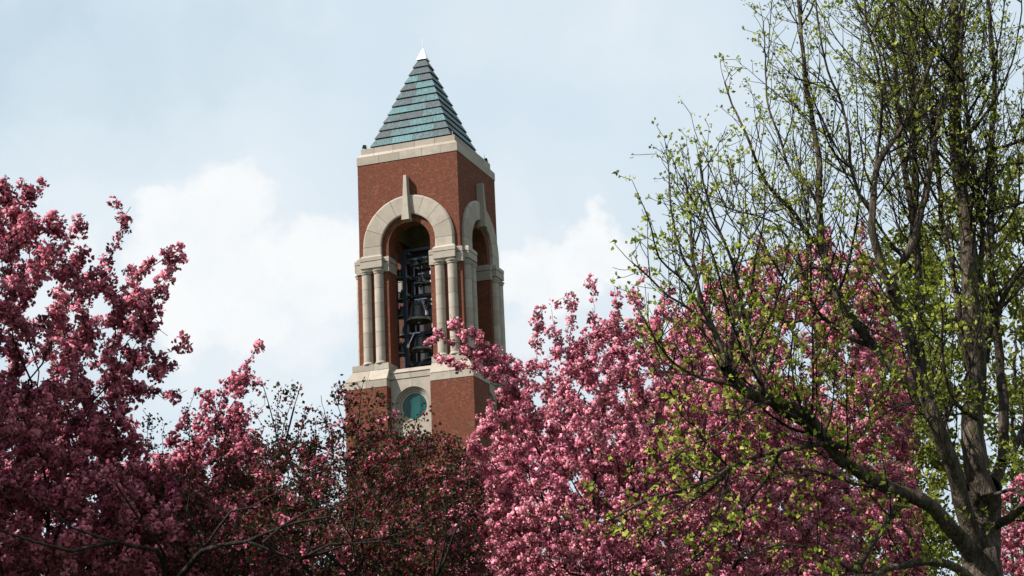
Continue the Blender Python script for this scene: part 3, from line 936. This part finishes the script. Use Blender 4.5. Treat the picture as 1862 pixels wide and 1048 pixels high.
def make_tree(name, label, cat, seed, trunk_px, d0, poly, n_targets, thick, sprays, style, group=None, fork_z=1.7, alpha=0.32,
              limbs=7, tip_r=0.0022, spacing=0.05, bark='bark_dark', rmax=0.13, extra=None, thin=None):
    rng = np.random.default_rng(seed)
    base = at(trunk_px, 1000, d0) if np.isscalar(trunk_px) else np.array([*trunk_px, 0.0]); base[2] = 0.0
    root = link(name, None, None, tuple(base)); tag(root, label, cat, group)
    sk = Skeleton()
    b0 = sk.add(np.array([base[0], base[1], -.1]), -1)
    lean = rng.normal(0, .12, 2)
    top = sk.path(b0, [(base[0] + lean[0] * .4, base[1] + lean[1] * .4, fork_z * .6), (base[0] + lean[0], base[1] + lean[1], fork_z)], .012, rng)
    T = poly(rng, n_targets) if callable(poly) else poly_sample(rng, poly, n_targets, thick, d0, thin)
    T = T[T[:, 2] > fork_z * .75]
    # main limbs first: well spread far targets
    fk = sk.P[top]
    far = T[np.argsort(-np.linalg.norm(T - fk, axis=1))[:max(40, len(T) // 5)]]
    chosen = [far[rng.integers(len(far))]]
    for _ in range(limbs - 1):
        dd = np.min([1 - unit(far - fk) @ unit(c - fk) for c in chosen], axis=0); chosen.append(far[np.argmax(dd + rng.uniform(0, .1, len(far)))])
    for c in chosen:
        mid = fk + (c - fk) * .45 + np.array([0, 0, .12]) + rng.normal(0, .18, 3); q = fk + (c - fk) * .8 + rng.normal(0, .1, 3)
        sk.path(top, [fk + (mid - fk) * .5 + rng.normal(0, .07, 3), mid, q], .02, rng)
    if extra:
        bare0 = sk.n
        for pts in extra:
            P0 = [at(*p) for p in pts]
            j = int(np.argmin(np.linalg.norm(sk.P[:sk.n] - P0[0], axis=1) + .2 * sk.L[:sk.n])); a0 = sk.n; sk.path(j, P0, .012, rng); sk.fat.append((a0, sk.n, len(sk.fat)))
        sk.bare = (bare0, sk.n)
    order = np.argsort(np.linalg.norm(T - fk, axis=1) + rng.uniform(0, .5, len(T)))
    for i in order: sk.reach(T[i], rng, alpha)
    # sprays reaching out of the crown: given as pixel polylines, with side shoots
    mark = sk.n
    for sp in sprays:
        pts, bushy = sp
        dd = d0 + rng.uniform(-.6, .6) * thick * .4
        P0 = [at(x, y, dd) for x, y in pts]
        dist = np.linalg.norm(sk.P[:mark] - P0[0], axis=1) + .1 * sk.L[:mark]; j = int(np.argmin(dist))
        s0 = sk.n; e = sk.path(j, P0, .008, rng, .07)
        ids = list(range(s0, sk.n))
        for q in ids[len(ids) // 4:]:
            if rng.uniform() < bushy * .5:
                d = unit(sk.D[q] * .6 + rng.normal(0, .6, 3) + np.array([0, 0, .15])); sk.path(q, [sk.P[q] + d * rng.uniform(.06, .2)], .004, rng, .06)
    sk.finish(tip_r, .42, rmax)
    for a0, a1, k in sk.fat: sk.r[a0:a1] = np.maximum(sk.r[a0:a1], np.linspace(.024, .007, a1 - a0) if k < 2 else np.linspace(.010, .003, a1 - a0))
    sk.P[:sk.n] -= base            # children sit under the empty at the trunk's foot
    link('trunk', tube_mesh('trunk', sk, [(.014, 9, 9)], M[bark]), root)
    tw = link('twigs', tube_mesh('twigs', sk, [(0, .0065, 3), (.0065, .014, 5)], M[bark]), root)
    tw['kind'] = 'stuff'
    style(rng, sk, root, spacing)
    return root


def add_crown(root, V, Q, C, mat, name='crown', normals=None):
    o = link(name, mesh_np(name, V, Q, None, [mat], C, normals is not None, normals), root); o['kind'] = 'stuff'
    return o


def style_pink(pal=PINK, density=1.0, sc=1.0, leafy=2, maxc=3):
    def f(rng, sk, root, spacing):
        T = blossom_templates(rng, leaves=leafy)
        p = along(rng, sk, maxc, spacing / density / 1.28, .048)
        V, Q, C = scatter(rng, T, p, (.55 + .62 * rng.uniform(size=len(p)) ** .8) * sc, pal)
        add_crown(root, V, Q, C, M['petal'], normals=NORMALS[0])
        print(root.name, 'clusters', len(p), 'quads', len(Q), 'nodes', sk.n)
    return f


def style_buddy(density=1.0, sc=1.0):
    def f(rng, sk, root, spacing):
        T = leaf_templates(rng, 10, 6, .030, .010, .026, 3)
        p = along(rng, sk, 4, spacing / density, .03)
        V, Q, C = scatter(rng, T, p, rng.uniform(.75, 1.25, len(p)) * sc, BUDDY)
        Tb = blossom_templates(rng, leaves=1, petals=14)
        pb = p[rng.uniform(size=len(p)) < .13]
        V2, Q2, C2 = scatter(rng, Tb, pb + rng.normal(0, .02, pb.shape), rng.uniform(.55, .95, len(pb)) * sc, PINK_DEEP)
        add_crown(root, np.concatenate([V, V2]), np.concatenate([Q, Q2 + len(V)]), np.concatenate([C, C2]), M['petal'])
        print(root.name, 'clumps', len(p), 'quads', len(Q) + len(Q2), 'nodes', sk.n)
    return f


def style_leaf(pal, ln, wd, spread, density=1.0, leaves=4):
    def f(rng, sk, root, spacing):
        T = leaf_templates(rng, 8, leaves, ln, wd, spread)
        p = along(rng, sk, 3, spacing / density, spread)
        V, Q, C = scatter(rng, T, p, rng.uniform(.7, 1.3, len(p)), pal)
        add_crown(root, V, Q, C, M['leaf'])
        print(root.name, 'clumps', len(p), 'quads', len(Q), 'nodes', sk.n)
    return f


G_PINK = 'pink crabapple trees in blossom'
make_tree('crabapple_tree', 'deep pink blossoming crabapple filling the left edge, tallest of the left trees', 'tree', 11, 40, 13.0,
          [(-250, 1140), (-280, 800), (-230, 520), (-130, 400), (-50, 345), (0, 335), (45, 350), (85, 400), (130, 450), (190, 470), (255, 485), (285, 540), (265, 610), (275, 650), (235, 700), (225, 770), (290, 840), (380, 900), (420, 1140)],
          1900, 1.6,
          [([(20, 400), (8, 332)], 1), ([(20, 390), (70, 345)], 1), ([(90, 480), (145, 412)], 1), ([(180, 500), (222, 430), (238, 376)], .5), ([(200, 540), (265, 490), (330, 452)], 1), ([(230, 560), (285, 520), (310, 490)], .9),
           ([(200, 580), (260, 560), (300, 535)], .9), ([(220, 640), (285, 650), (335, 630)], .7), ([(200, 690), (250, 700), (300, 728)], .7), ([(230, 640), (280, 680), (298, 670)], .7), ([(180, 600), (240, 590), (290, 600)], .9), ([(40, 420), (95, 395), (118, 402)], .5)],
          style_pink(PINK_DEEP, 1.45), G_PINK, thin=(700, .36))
make_tree('crabapple_tree', 'slender pink crabapple with one tall spray, between the left tree and the budding tree', 'tree', 12, 330, 15.0,
          [(200, 1130), (230, 920), (260, 840), (320, 815), (370, 790), (405, 745), (432, 725), (458, 775), (490, 840), (520, 910), (540, 1130)],
          620, 1.2,
          [([(410, 790), (430, 710), (458, 646)], 1), ([(380, 790), (400, 730), (425, 685)], 1), ([(350, 800), (372, 750), (383, 722)], .8), ([(430, 790), (465, 755), (482, 735)], .8), ([(310, 810), (330, 770)], .7), ([(245, 830), (240, 775)], .6), ([(400, 760), (418, 715), (440, 690)], .8)],
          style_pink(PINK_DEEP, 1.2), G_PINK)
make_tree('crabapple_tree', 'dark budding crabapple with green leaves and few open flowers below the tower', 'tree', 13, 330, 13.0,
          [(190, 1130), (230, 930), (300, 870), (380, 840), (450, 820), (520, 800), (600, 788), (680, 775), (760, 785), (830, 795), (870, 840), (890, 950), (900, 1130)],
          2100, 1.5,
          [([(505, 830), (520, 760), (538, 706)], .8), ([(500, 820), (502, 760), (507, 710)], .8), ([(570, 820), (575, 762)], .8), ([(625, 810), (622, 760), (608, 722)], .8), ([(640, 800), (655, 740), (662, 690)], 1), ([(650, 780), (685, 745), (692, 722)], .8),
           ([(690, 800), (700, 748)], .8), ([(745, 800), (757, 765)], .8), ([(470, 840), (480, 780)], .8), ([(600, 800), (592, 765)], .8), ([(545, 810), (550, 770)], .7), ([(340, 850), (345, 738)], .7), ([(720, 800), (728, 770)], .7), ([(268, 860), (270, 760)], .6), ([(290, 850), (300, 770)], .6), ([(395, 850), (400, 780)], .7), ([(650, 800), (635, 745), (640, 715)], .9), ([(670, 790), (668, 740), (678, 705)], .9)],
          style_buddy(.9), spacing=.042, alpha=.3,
          bark='bark_brown',
          extra=[[(312, 1080, 12.0), (285, 1000, 11.5), (205, 985, 11.2), (130, 1003, 11.1), (60, 985, 11.0), (-40, 955, 10.9)], [(312, 1060, 12.0), (370, 1000, 11.5), (450, 985, 11.3), (540, 950, 11.2), (600, 940, 11.1)],
                 [(300, 1010, 11.6), (250, 940, 11.3), (235, 860, 11.3)], [(205, 985, 11.2), (130, 960, 11.1), (60, 900, 11.0), (20, 880, 11.0)], [(370, 1000, 11.5), (420, 930, 11.3), (520, 890, 11.1), (600, 840, 11.1)],
                 [(450, 985, 11.3), (540, 1020, 11.2), (650, 985, 11.1), (760, 960, 11.1), (850, 900, 11.1)], [(540, 1020, 11.2), (600, 990, 11.1), (690, 985, 11), (790, 1000, 11)], [(640, 985, 11.1), (650, 900, 11.0), (625, 830, 11)],
                 [(790, 1060, 11.2), (830, 960, 11.0), (880, 900, 10.9), (900, 870, 10.9)], [(790, 1060, 11.2), (810, 980, 11.0), (812, 900, 10.9)], [(480, 985, 11.2), (560, 930, 11.0), (650, 905, 11), (700, 880, 11)],
                 [(660, 1060, 11.3), (640, 980, 11.1), (622, 950, 11.0), (615, 930, 11)], [(250, 940, 11.3), (210, 880, 11.2), (170, 850, 11.1)], [(370, 1000, 11.5), (340, 930, 11.3), (350, 860, 11.2)], [(505, 800, 12.5), (490, 740, 12.4), (478, 700, 12.4)], [(520, 800, 12.5), (535, 740, 12.4), (548, 698, 12.4)]])
make_tree('crabapple_tree', 'bright pink crabapple whose branch reaches across the bell tower', 'tree', 14, 1185, 17.0,
          [(800, 1130), (820, 1000), (835, 860), (860, 775), (905, 715), (945, 665), (1000, 635), (1050, 620), (1085, 585), (1120, 575), (1160, 590), (1210, 560), (1270, 560), (1340, 600), (1430, 690), (1500, 790), (1560, 920), (1560, 1130)],
          2500, 1.9,
          [([(1000, 790), (935, 705), (890, 652), (840, 625), (795, 612)], 1), ([(890, 660), (850, 640), (818, 572)], .15), ([(930, 710), (870, 670), (815, 658)], .6), ([(900, 670), (880, 620), (862, 603)], .7), ([(935, 690), (915, 650), (898, 625)], .8), ([(960, 720), (945, 680), (940, 650)], .8),
           ([(975, 680), (978, 610), (973, 558)], .9), ([(1020, 660), (1010, 600), (1003, 563)], .4), ([(1035, 650), (1040, 590), (1038, 533)], .8), ([(1080, 620), (1082, 560), (1077, 520)], .8), ([(1110, 610), (1125, 560), (1117, 523)], .9), ([(1150, 610), (1165, 560), (1150, 528)], .8), ([(1190, 590), (1215, 530)], .8)],
          style_pink(PINK, 1.25), G_PINK)
make_tree('crabapple_tree', 'pink crabapple behind the bare limbs of the big leafing tree', 'tree', 15, 1480, 21.0,
          [(1240, 1130), (1220, 800), (1225, 610), (1265, 520), (1340, 480), (1420, 450), (1500, 430), (1555, 435), (1590, 490), (1620, 560), (1660, 660), (1680, 1130)],
          1700, 2.0, [([(1500, 500), (1505, 415)], .7), ([(1400, 500), (1385, 450)], .7), ([(1560, 480), (1570, 420)], .7), ([(1300, 540), (1280, 480)], .7)],
          style_pink(PINK, 1.1, 1.12), G_PINK)
make_tree('crabapple_tree', 'shaded pink crabapple low at the right edge behind the big trunk', 'tree', 16, 1930, 20.0,
          [(1780, 1130), (1800, 920), (1850, 870), (1930, 840), (2010, 880), (2060, 1130)], 520, 1.3, [], style_pink(PINK, 1.0), G_PINK)
make_tree('crabapple_tree', 'pink crabapple farther back, glimpsed through the lower branches at the left', 'tree', 21, 180, 22.0,
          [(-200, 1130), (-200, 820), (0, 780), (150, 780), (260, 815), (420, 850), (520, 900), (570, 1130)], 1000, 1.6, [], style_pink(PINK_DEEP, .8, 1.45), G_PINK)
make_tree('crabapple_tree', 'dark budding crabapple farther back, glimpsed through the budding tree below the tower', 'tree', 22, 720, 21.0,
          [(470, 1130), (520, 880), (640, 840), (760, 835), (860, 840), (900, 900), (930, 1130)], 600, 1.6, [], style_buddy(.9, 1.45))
make_tree('crabapple_tree', 'pink crabapple farther back, glimpsed through the bright pink one right of the tower', 'tree', 23, 1120, 25.0,
          [(850, 1130), (880, 820), (1000, 740), (1150, 700), (1300, 700), (1450, 760), (1500, 1130)], 1000, 1.8, [], style_pink(PINK, .75, 1.5), G_PINK)
G_BG = 'green trees beyond the blossom'
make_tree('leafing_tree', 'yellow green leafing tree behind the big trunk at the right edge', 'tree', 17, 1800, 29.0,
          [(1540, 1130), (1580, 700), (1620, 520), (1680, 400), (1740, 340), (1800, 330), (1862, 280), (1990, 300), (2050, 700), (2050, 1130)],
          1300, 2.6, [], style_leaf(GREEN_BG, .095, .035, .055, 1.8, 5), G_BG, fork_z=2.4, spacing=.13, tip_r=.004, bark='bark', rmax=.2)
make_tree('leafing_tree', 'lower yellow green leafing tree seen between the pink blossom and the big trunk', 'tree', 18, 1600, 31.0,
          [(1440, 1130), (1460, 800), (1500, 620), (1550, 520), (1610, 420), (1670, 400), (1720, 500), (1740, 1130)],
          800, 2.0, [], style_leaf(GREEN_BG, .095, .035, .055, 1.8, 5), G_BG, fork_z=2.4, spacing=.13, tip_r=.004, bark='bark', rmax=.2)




def crown_ball(c, r):
    def f(rng, n):
        p = unit(rng.normal(size=(n, 3))) * rng.uniform(.25, 1, (n, 1)) ** .4
        return np.array(c) + p * np.array(r)
    return f


# unseen tree added past the left edge to keep sun off the left crowns
make_tree('leafing_tree', 'unseen tall dense green tree added beyond the left edge to shade the left crabapples', 'tree', 31, (-8.7, 10.9), 10.9,
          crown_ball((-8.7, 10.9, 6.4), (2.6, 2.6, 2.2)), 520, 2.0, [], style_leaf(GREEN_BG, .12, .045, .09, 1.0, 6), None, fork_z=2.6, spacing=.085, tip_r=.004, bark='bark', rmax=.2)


make_tree('leafing_tree', 'unseen dense green tree added close beyond the left edge to shade the lower left crabapples', 'tree', 32, (-6.0, 11.8), 11.8,
          crown_ball((-6.0, 11.7, 5.7), (1.8, 1.9, 1.4)), 520, 2.0, [], style_leaf(GREEN_BG, .12, .045, .09, 1.2, 6), None, fork_z=3.0, spacing=.085, tip_r=.004, bark='bark', rmax=.2)  # second unseen tree, added and shaped to block sun low on the left


# the big leafing tree: limbs traced one by one, shoots and twigs grown from them
LIMBS = [
    # (points in photograph pixels, depth offset at start and end, width in pixels at start and end)
    ('trunk', [(1795, 1500), (1795, 1250), (1793, 1080), (1788, 950), (1786, 880)], 0, 0, 90, 68),
    ('limb', [(1788, 900), (1772, 826), (1766, 752), (1772, 690), (1768, 612), (1765, 512), (1758, 409), (1750, 350), (1742, 290), (1739, 191), (1738, 120), (1734, 0), (1730, -200)], 0, .3, 62, 16),
    ('limb', [(1780, 1010), (1752, 930), (1735, 867), (1713, 808), (1698, 752), (1680, 690), (1648, 580), (1620, 525)], 0, -.5, 46, 26),
    ('limb', [(1622, 530), (1600, 484), (1585, 426), (1586, 370), (1590, 324), (1605, 275), (1647, 217), (1662, 187), (1690, 120), (1710, 40), (1722, -60)], -.5, -.2, 24, 6),
    ('limb', [(1622, 530), (1634, 488), (1655, 446), (1669, 391), (1685, 305), (1700, 229), (1716, 160), (1725, 100), (1736, 30), (1742, -90)], -.5, .2, 22, 8),
    ('limb', [(1775, 1020), (1740, 965), (1690, 915), (1600, 880), (1535, 835), (1500, 790), (1462, 745), (1390, 722), (1345, 702), (1320, 668)], 0, -1.5, 42, 20),
    ('limb', [(1322, 670), (1300, 605), (1278, 560), (1263, 503), (1256, 432), (1250, 374), (1246, 318)], -1.5, -1.4, 17, 4),
    ('limb', [(1325, 672), (1330, 600), (1329, 540), (1330, 497), (1341, 464), (1347, 426), (1352, 380)], -1.5, -1.2, 12, 3),
    ('limb', [(1510, 800), (1460, 768), (1405, 735), (1385, 700), (1368, 640), (1352, 560), (1330, 470), (1300, 400), (1284, 350), (1272, 292)], -.8, -1.8, 20, 4),
    ('limb', [(1262, 505), (1240, 465), (1229, 426), (1221, 383), (1217, 346), (1215, 298)], -1.4, -1.3, 8, 3),
    ('limb', [(1300, 605), (1262, 570), (1215, 540), (1180, 505), (1150, 478)], -1.5, -1.7, 8, 3),
    ('limb', [(1290, 590), (1250, 520), (1200, 470), (1185, 420), (1170, 375)], -1.5, -1.9, 7, 3),
    ('limb', [(1345, 702), (1280, 690), (1225, 660), (1180, 600), (1160, 560)], -1.4, -1.8, 9, 3),
    ('limb', [(1540, 815), (1491, 808), (1400, 822), (1341, 843), (1279, 881), (1165, 919), (1112, 945)], -.7, -1.9, 17, 5),
    ('limb', [(1400, 730), (1360, 745), (1310, 790), (1260, 810), (1215, 840)], -1.3, -1.7, 8, 3),
    ('limb', [(1720, 815), (1690, 745), (1640, 690), (1586, 625), (1545, 567), (1517, 515), (1504, 470), (1497, 426), (1491, 363), (1489, 286), (1475, 198), (1464, 114), (1456, 50), (1446, -40)], -.1, .4, 34, 8),
    ('limb', [(1500, 455), (1463, 420), (1440, 383), (1406, 349), (1383, 317), (1369, 283), (1352, 240), (1330, 190), (1318, 150)], .2, -.3, 15, 4),
    ('limb', [(1493, 380), (1470, 340), (1440, 310), (1420, 250), (1400, 200), (1392, 120), (1388, 40)], .2, .6, 10, 3),
    ('limb', [(1506, 498), (1480, 486), (1449, 501), (1431, 519), (1390, 530), (1350, 560)], .1, -.6, 9, 3),
    ('limb', [(1590, 632), (1545, 615), (1497, 577), (1473, 543), (1462, 500), (1440, 440), (1400, 400), (1350, 385), (1305, 372)], .2, -.4, 15, 3),
    ('limb', [(1500, 580), (1431, 584), (1400, 562), (1370, 520), (1340, 500)], .2, -.2, 8, 3),
    ('limb', [(1680, 700), (1672, 620), (1670, 560), (1672, 477), (1664, 400), (1647, 305), (1636, 229), (1632, 153), (1628, 95), (1622, 20), (1618, -80)], .2, .8, 24, 9),
    ('limb', [(1670, 440), (1662, 343), (1664, 229), (1659, 134), (1655, 76), (1646, -30)], .5, 1.0, 17, 8),
    ('limb', [(1772, 690), (1750, 610), (1744, 563), (1730, 477), (1717, 409), (1710, 340), (1702, 270), (1690, 180), (1682, 90), (1680, -20)], .2, .7, 22, 7),
    ('limb', [(1792, 890), (1822, 845), (1826, 734), (1818, 666), (1806, 546), (1799, 443), (1803, 343), (1802, 229), (1803, 114), (1798, 38), (1795, -80)], .1, .9, 32, 9),
    ('limb', [(1822, 840), (1850, 800), (1890, 720), (1930, 600), (1960, 400)], .1, .5, 22, 8),
    ('limb', [(1792, 660), (1802, 598), (1823, 546), (1837, 519), (1862, 488), (1910, 440), (1950, 360)], .3, -.4, 20, 7),
    ('limb', [(1766, 560), (1785, 450), (1780, 363), (1765, 267), (1758, 210), (1750, 134), (1752, 40), (1760, -60)], .2, -.4, 16, 7),
    ('limb', [(1752, 400), (1790, 390), (1813, 381), (1861, 371), (1910, 350)], .2, -.5, 10, 5),
    ('limb', [(1748, 330), (1777, 275), (1819, 271), (1861, 258), (1910, 235)], .1, -.7, 11, 5),
    ('limb', [(1760, 440), (1775, 340), (1811, 303), (1861, 297), (1920, 280)], .2, -.8, 9, 5),
    ('limb', [(1586, 380), (1563, 355), (1548, 305), (1544, 252), (1530, 190), (1505, 130), (1490, 60), (1482, -10)], -.4, -.9, 11, 4),
    ('limb', [(1590, 330), (1600, 250), (1604, 180), (1590, 100), (1575, 30), (1570, -60)], -.3, -.7, 10, 4),
    ('limb', [(1740, 300), (1720, 240), (1700, 190), (1660, 130), (1625, 90), (1580, 40), (1545, -20)], .2, .1, 9, 4),
    ('limb', [(1775, 760), (1745, 740), (1725, 700), (1715, 640), (1712, 560)], -.2, -.9, 12, 5),
    ('limb', [(1646, 904), (1602, 967), (1580, 1000), (1556, 1040), (1530, 1110)], -.4, -1.0, 20, 8),
    ('limb', [(1790, 1075), (1740, 1032), (1702, 1022), (1640, 1030), (1590, 1050), (1520, 1080)], -.2, -1.4, 26, 10),
    ('limb', [(1800, 960), (1840, 940), (1880, 905), (1940, 860)], .1, -.6, 26, 14),
    ('limb', [(1610, 890), (1560, 880), (1500, 860), (1450, 850), (1400, 870), (1360, 900)], -.5, -1.0, 9, 3),
    ('limb', [(1560, 1040), (1500, 1010), (1440, 990), (1380, 1000), (1330, 1020)], -1.0, -1.5, 8, 3),
    ('limb', [(1698, 752), (1670, 735), (1630, 740), (1590, 765), (1560, 800)], -.2, -.8, 10, 3),
    ('limb', [(1810, 900), (1850, 890), (1900, 930), (1950, 990)], -.2, -.9, 10, 5),
]


def build_big_tree():
    rng = np.random.default_rng(77)
    D0 = 13.0
    base = at(1795, 1000, D0); base[2] = 0
    root = link('leafing_tree', None, None, tuple(base))
    tag(root, 'big leafing tree with grey trunk and many upright limbs at the right', 'tree')
    allsk = Skeleton(260000); rad = np.zeros(260000)
    seeds = []
    for (nm, pts, z0, z1, w0, w1) in LIMBS:
        n = len(pts); P = []
        for i, (x, y) in enumerate(pts):
            t = i / (n - 1); P.append(at(x, y, D0 + z0 + (z1 - z0) * t + (rng.normal(0, .06) if 0 < i < n - 1 else 0)))
        if nm == 'trunk': P[0][2] = -.1; P[0][:2] = base[:2]; P[1][:2] = base[:2] * .5 + P[1][:2] * .5
        P = np.array(P)
        # Catmull-Rom through the points
        Q = np.vstack([2 * P[0] - P[1], P, 2 * P[-1] - P[-2]]); C = []
        for i in range(1, len(Q) - 2):
            L = np.linalg.norm(Q[i + 1] - Q[i]); k = max(2, int(L / .07))
            for j in range(k):
                t = j / k; C.append(.5 * (2 * Q[i] + (Q[i + 1] - Q[i - 1]) * t + (2 * Q[i - 1] - 5 * Q[i] + 4 * Q[i + 1] - Q[i + 2]) * t * t + (3 * Q[i] - Q[i - 1] - 3 * Q[i + 1] + Q[i + 2]) * t ** 3))
        C.append(P[-1]); C = np.array(C); m = len(C)
        wob = np.cumsum(rng.normal(0, .0035, (m, 3)), 0); wob -= np.linspace(0, 1, m)[:, None] * wob[-1]; C = C + wob
        t = np.linspace(0, 1, m); rr = (w0 + (w1 - w0) * t ** (.8 if nm == 'trunk' else .6)) * (1.0 if nm == 'trunk' else .80) / 2 * D0 / FPX * (1 + rng.normal(0, .03, m))
        if nm == 'trunk': rr *= 1 + .5 * np.clip(.35 - t, 0, 1)
        sides = 14 if w0 > 40 else 9 if w0 > 12 else 6
        T = unit(np.gradient(C, axis=0)); ref = np.array([.31, .87, .38]); a = unit(np.cross(T, ref)); b = np.cross(T, a)
        th = np.arange(sides) * 2 * np.pi / sides
        lump = 1 + .09 * np.sin(th[None, :] * 3 + 7 * t[:, None] * w0 / 20 + rng.uniform(0, 6)) * min(1, w0 / 45) + .03 * rng.normal(size=(m, sides))
        V = C[:, None, :] + (rr[:, None] * lump)[:, :, None] * (np.cos(th)[None, :, None] * a[:, None, :] + np.sin(th)[None, :, None] * b[:, None, :])
        V = V.reshape(-1, 3) - base
        i0 = (np.arange(m - 1) * sides)[:, None]; s_ = np.arange(sides)[None, :]; s2 = (s_ + 1) % sides
        Qd = np.stack([i0 + s_, i0 + s2, i0 + sides + s2, i0 + sides + s_], -1).reshape(-1, 4)
        tip = np.array([[(m - 1) * sides + k, (m - 1) * sides + (k + 1) % sides, (m - 1) * sides + (k + 2) % sides] for k in range(0, sides - 1, 2)])
        link(nm, mesh_np(nm, V, Qd, tip, [M['bark']], smooth_=True), root)
        if nm != 'trunk': seeds.append((C, T, rr, w0))
    # shoots
    sk = allsk; leafpos = []
    EY = [-300, 0, 150, 250, 300, 380, 480, 600, 700, 900, 1300]; EX = [1420, 1405, 1355, 1312, 1235, 1190, 1172, 1165, 1165, 1130, 1130]
    def outside(p):                                   # beyond the outline of the crown on its open side
        v = p - EYE; z = v @ FWD; x, y = PW / 2 + FPX * (v @ RT) / z, PH / 2 - FPX * (v @ UP) / z
        return x < np.interp(y, EY, EX)
    def shoot(p, d, L, level, up):
        cur = sk.add(p, -1); sk.D[cur] = d; s0 = cur; k = max(3, int(L / .055)); x = p.copy(); dd = d.copy()
        pts = []
        for i in range(k):
            dd = unit(dd + np.array([0, 0, up]) * .055 * 3 + rng.normal(0, .085, 3)); x = x + dd * L / k
            cur = sk.add(x, cur); pts.append((x.copy(), dd.copy()))
        r0 = (.0026 + .0038 * L) if level == 1 else (.0022 + .003 * L)
        rad[s0:sk.n] = np.linspace(r0, .0019, sk.n - s0)
        if level == 1:
            for i in range(1, k):
                if rng.uniform() < .5:
                    x, dd = pts[i]; sd = unit(np.cross(dd, rng.normal(size=3))); shoot(x, unit(dd * .75 + sd * .8), rng.uniform(.04, .25) * (1.1 - .5 * i / k), 2, up * .8)
            leafpos.append(x)
        else:
            for i in range(0, k):
                if rng.uniform() < (.05 if x[2] > 5.2 else .10): leafpos.append(pts[i][0])
            if rng.uniform() < (.78 if x[2] > 5.2 else .82): leafpos.append(x)
    # long ascending branches between the limbs and the shoots
    extra_seeds = []
    for (C, T, rr, w0) in seeds:
        if w0 < 8: continue
        m = len(C); seg = np.linalg.norm(C[1:] - C[:-1], axis=1).sum()
        for _ in range(int(seg * (2.3 if w0 < 30 else 1.8))):
            t = rng.uniform(.2 if w0 < 40 else .4, .93); i = int(t * (m - 1))
            if C[i][2] > 7.4 or C[i][2] < 3.0: continue
            d = unit(T[i] * .6 + unit(np.cross(T[i], rng.normal(size=3))) * .75 + np.array([0, 0, .2])); L = rng.uniform(.7, 1.9) * (1.2 - .6 * t) * (1 if w0 > 12 else .6)
            if outside(C[i] + d * L * .6 + np.array([0, 0, L * .4])): continue
            k = max(6, int(L / .06)); x = C[i].copy(); up = rng.uniform(.25, .8); cur = sk.add(x, -1); sk.D[cur] = d; s0 = cur; pts = [x.copy()]
            for q in range(k):
                d = unit(d + np.array([0, 0, up]) * .12 + rng.normal(0, .06, 3)); x = x + d * L / k; cur = sk.add(x, cur); pts.append(x.copy())
            r0 = min(rr[i] * .7, .004 + .0045 * L); rad[s0:sk.n] = np.linspace(r0, .0028, sk.n - s0)
            pts = np.array(pts); extra_seeds.append((pts, unit(np.gradient(pts, axis=0)), np.linspace(r0, .0028, len(pts)), 7))
    for (C, T, rr, w0) in seeds + extra_seeds:
        m = len(C); seg = np.linalg.norm(C[1:] - C[:-1], axis=1).sum(); cnt = int(seg / (.085 if w0 != 7 else .11))
        for _ in range(cnt):
            t = rng.uniform(.12 if w0 < 25 else .3, 1.0); i = min(m - 1, int(t * m))
            if C[i][2] > 8.6 or C[i][2] < 2.6: continue
            side = unit(np.cross(T[i], rng.normal(size=3)))
            d = unit(T[i] * .55 + side * .85 + np.array([0, 0, .25]))
            L = (.2 + (.55 if w0 < 13 else 1.05) * rng.uniform() ** 1.6) * (1.15 - (.75 if w0 < 18 else .45) * t)
            if outside(C[i] + d * L * .8): L *= .4
            shoot(C[i] + side * rr[i] * .5, d, L, 1, rng.uniform(.25, 1.0))
        shoot(C[-1], T[-1], .18, 1, .3)
    sk.finish(); sk.r = rad[:sk.n].copy(); sk.P[:sk.n] -= base
    tw = link('twigs', tube_mesh('twigs', sk, [(0, .0030, 3), (.0030, .1, 5)], M['bark_dark']), root); tw['kind'] = 'stuff'
    p = np.array(leafpos) - base; p = p + rng.normal(0, .008, p.shape)
    Tl = leaf_templates(rng, 10, 4, .040, .0135, .012)
    V, Q, C = scatter(rng, Tl, p, rng.uniform(.5, 1.15, len(p)) * np.where(p[:, 2] > 5.2, .84, 1.08), GREEN, .35, .2)
    add_crown(root, V, Q, C, M['leaf'])
    print('big tree nodes', sk.n, 'leaf sprays', len(p))


build_big_tree()
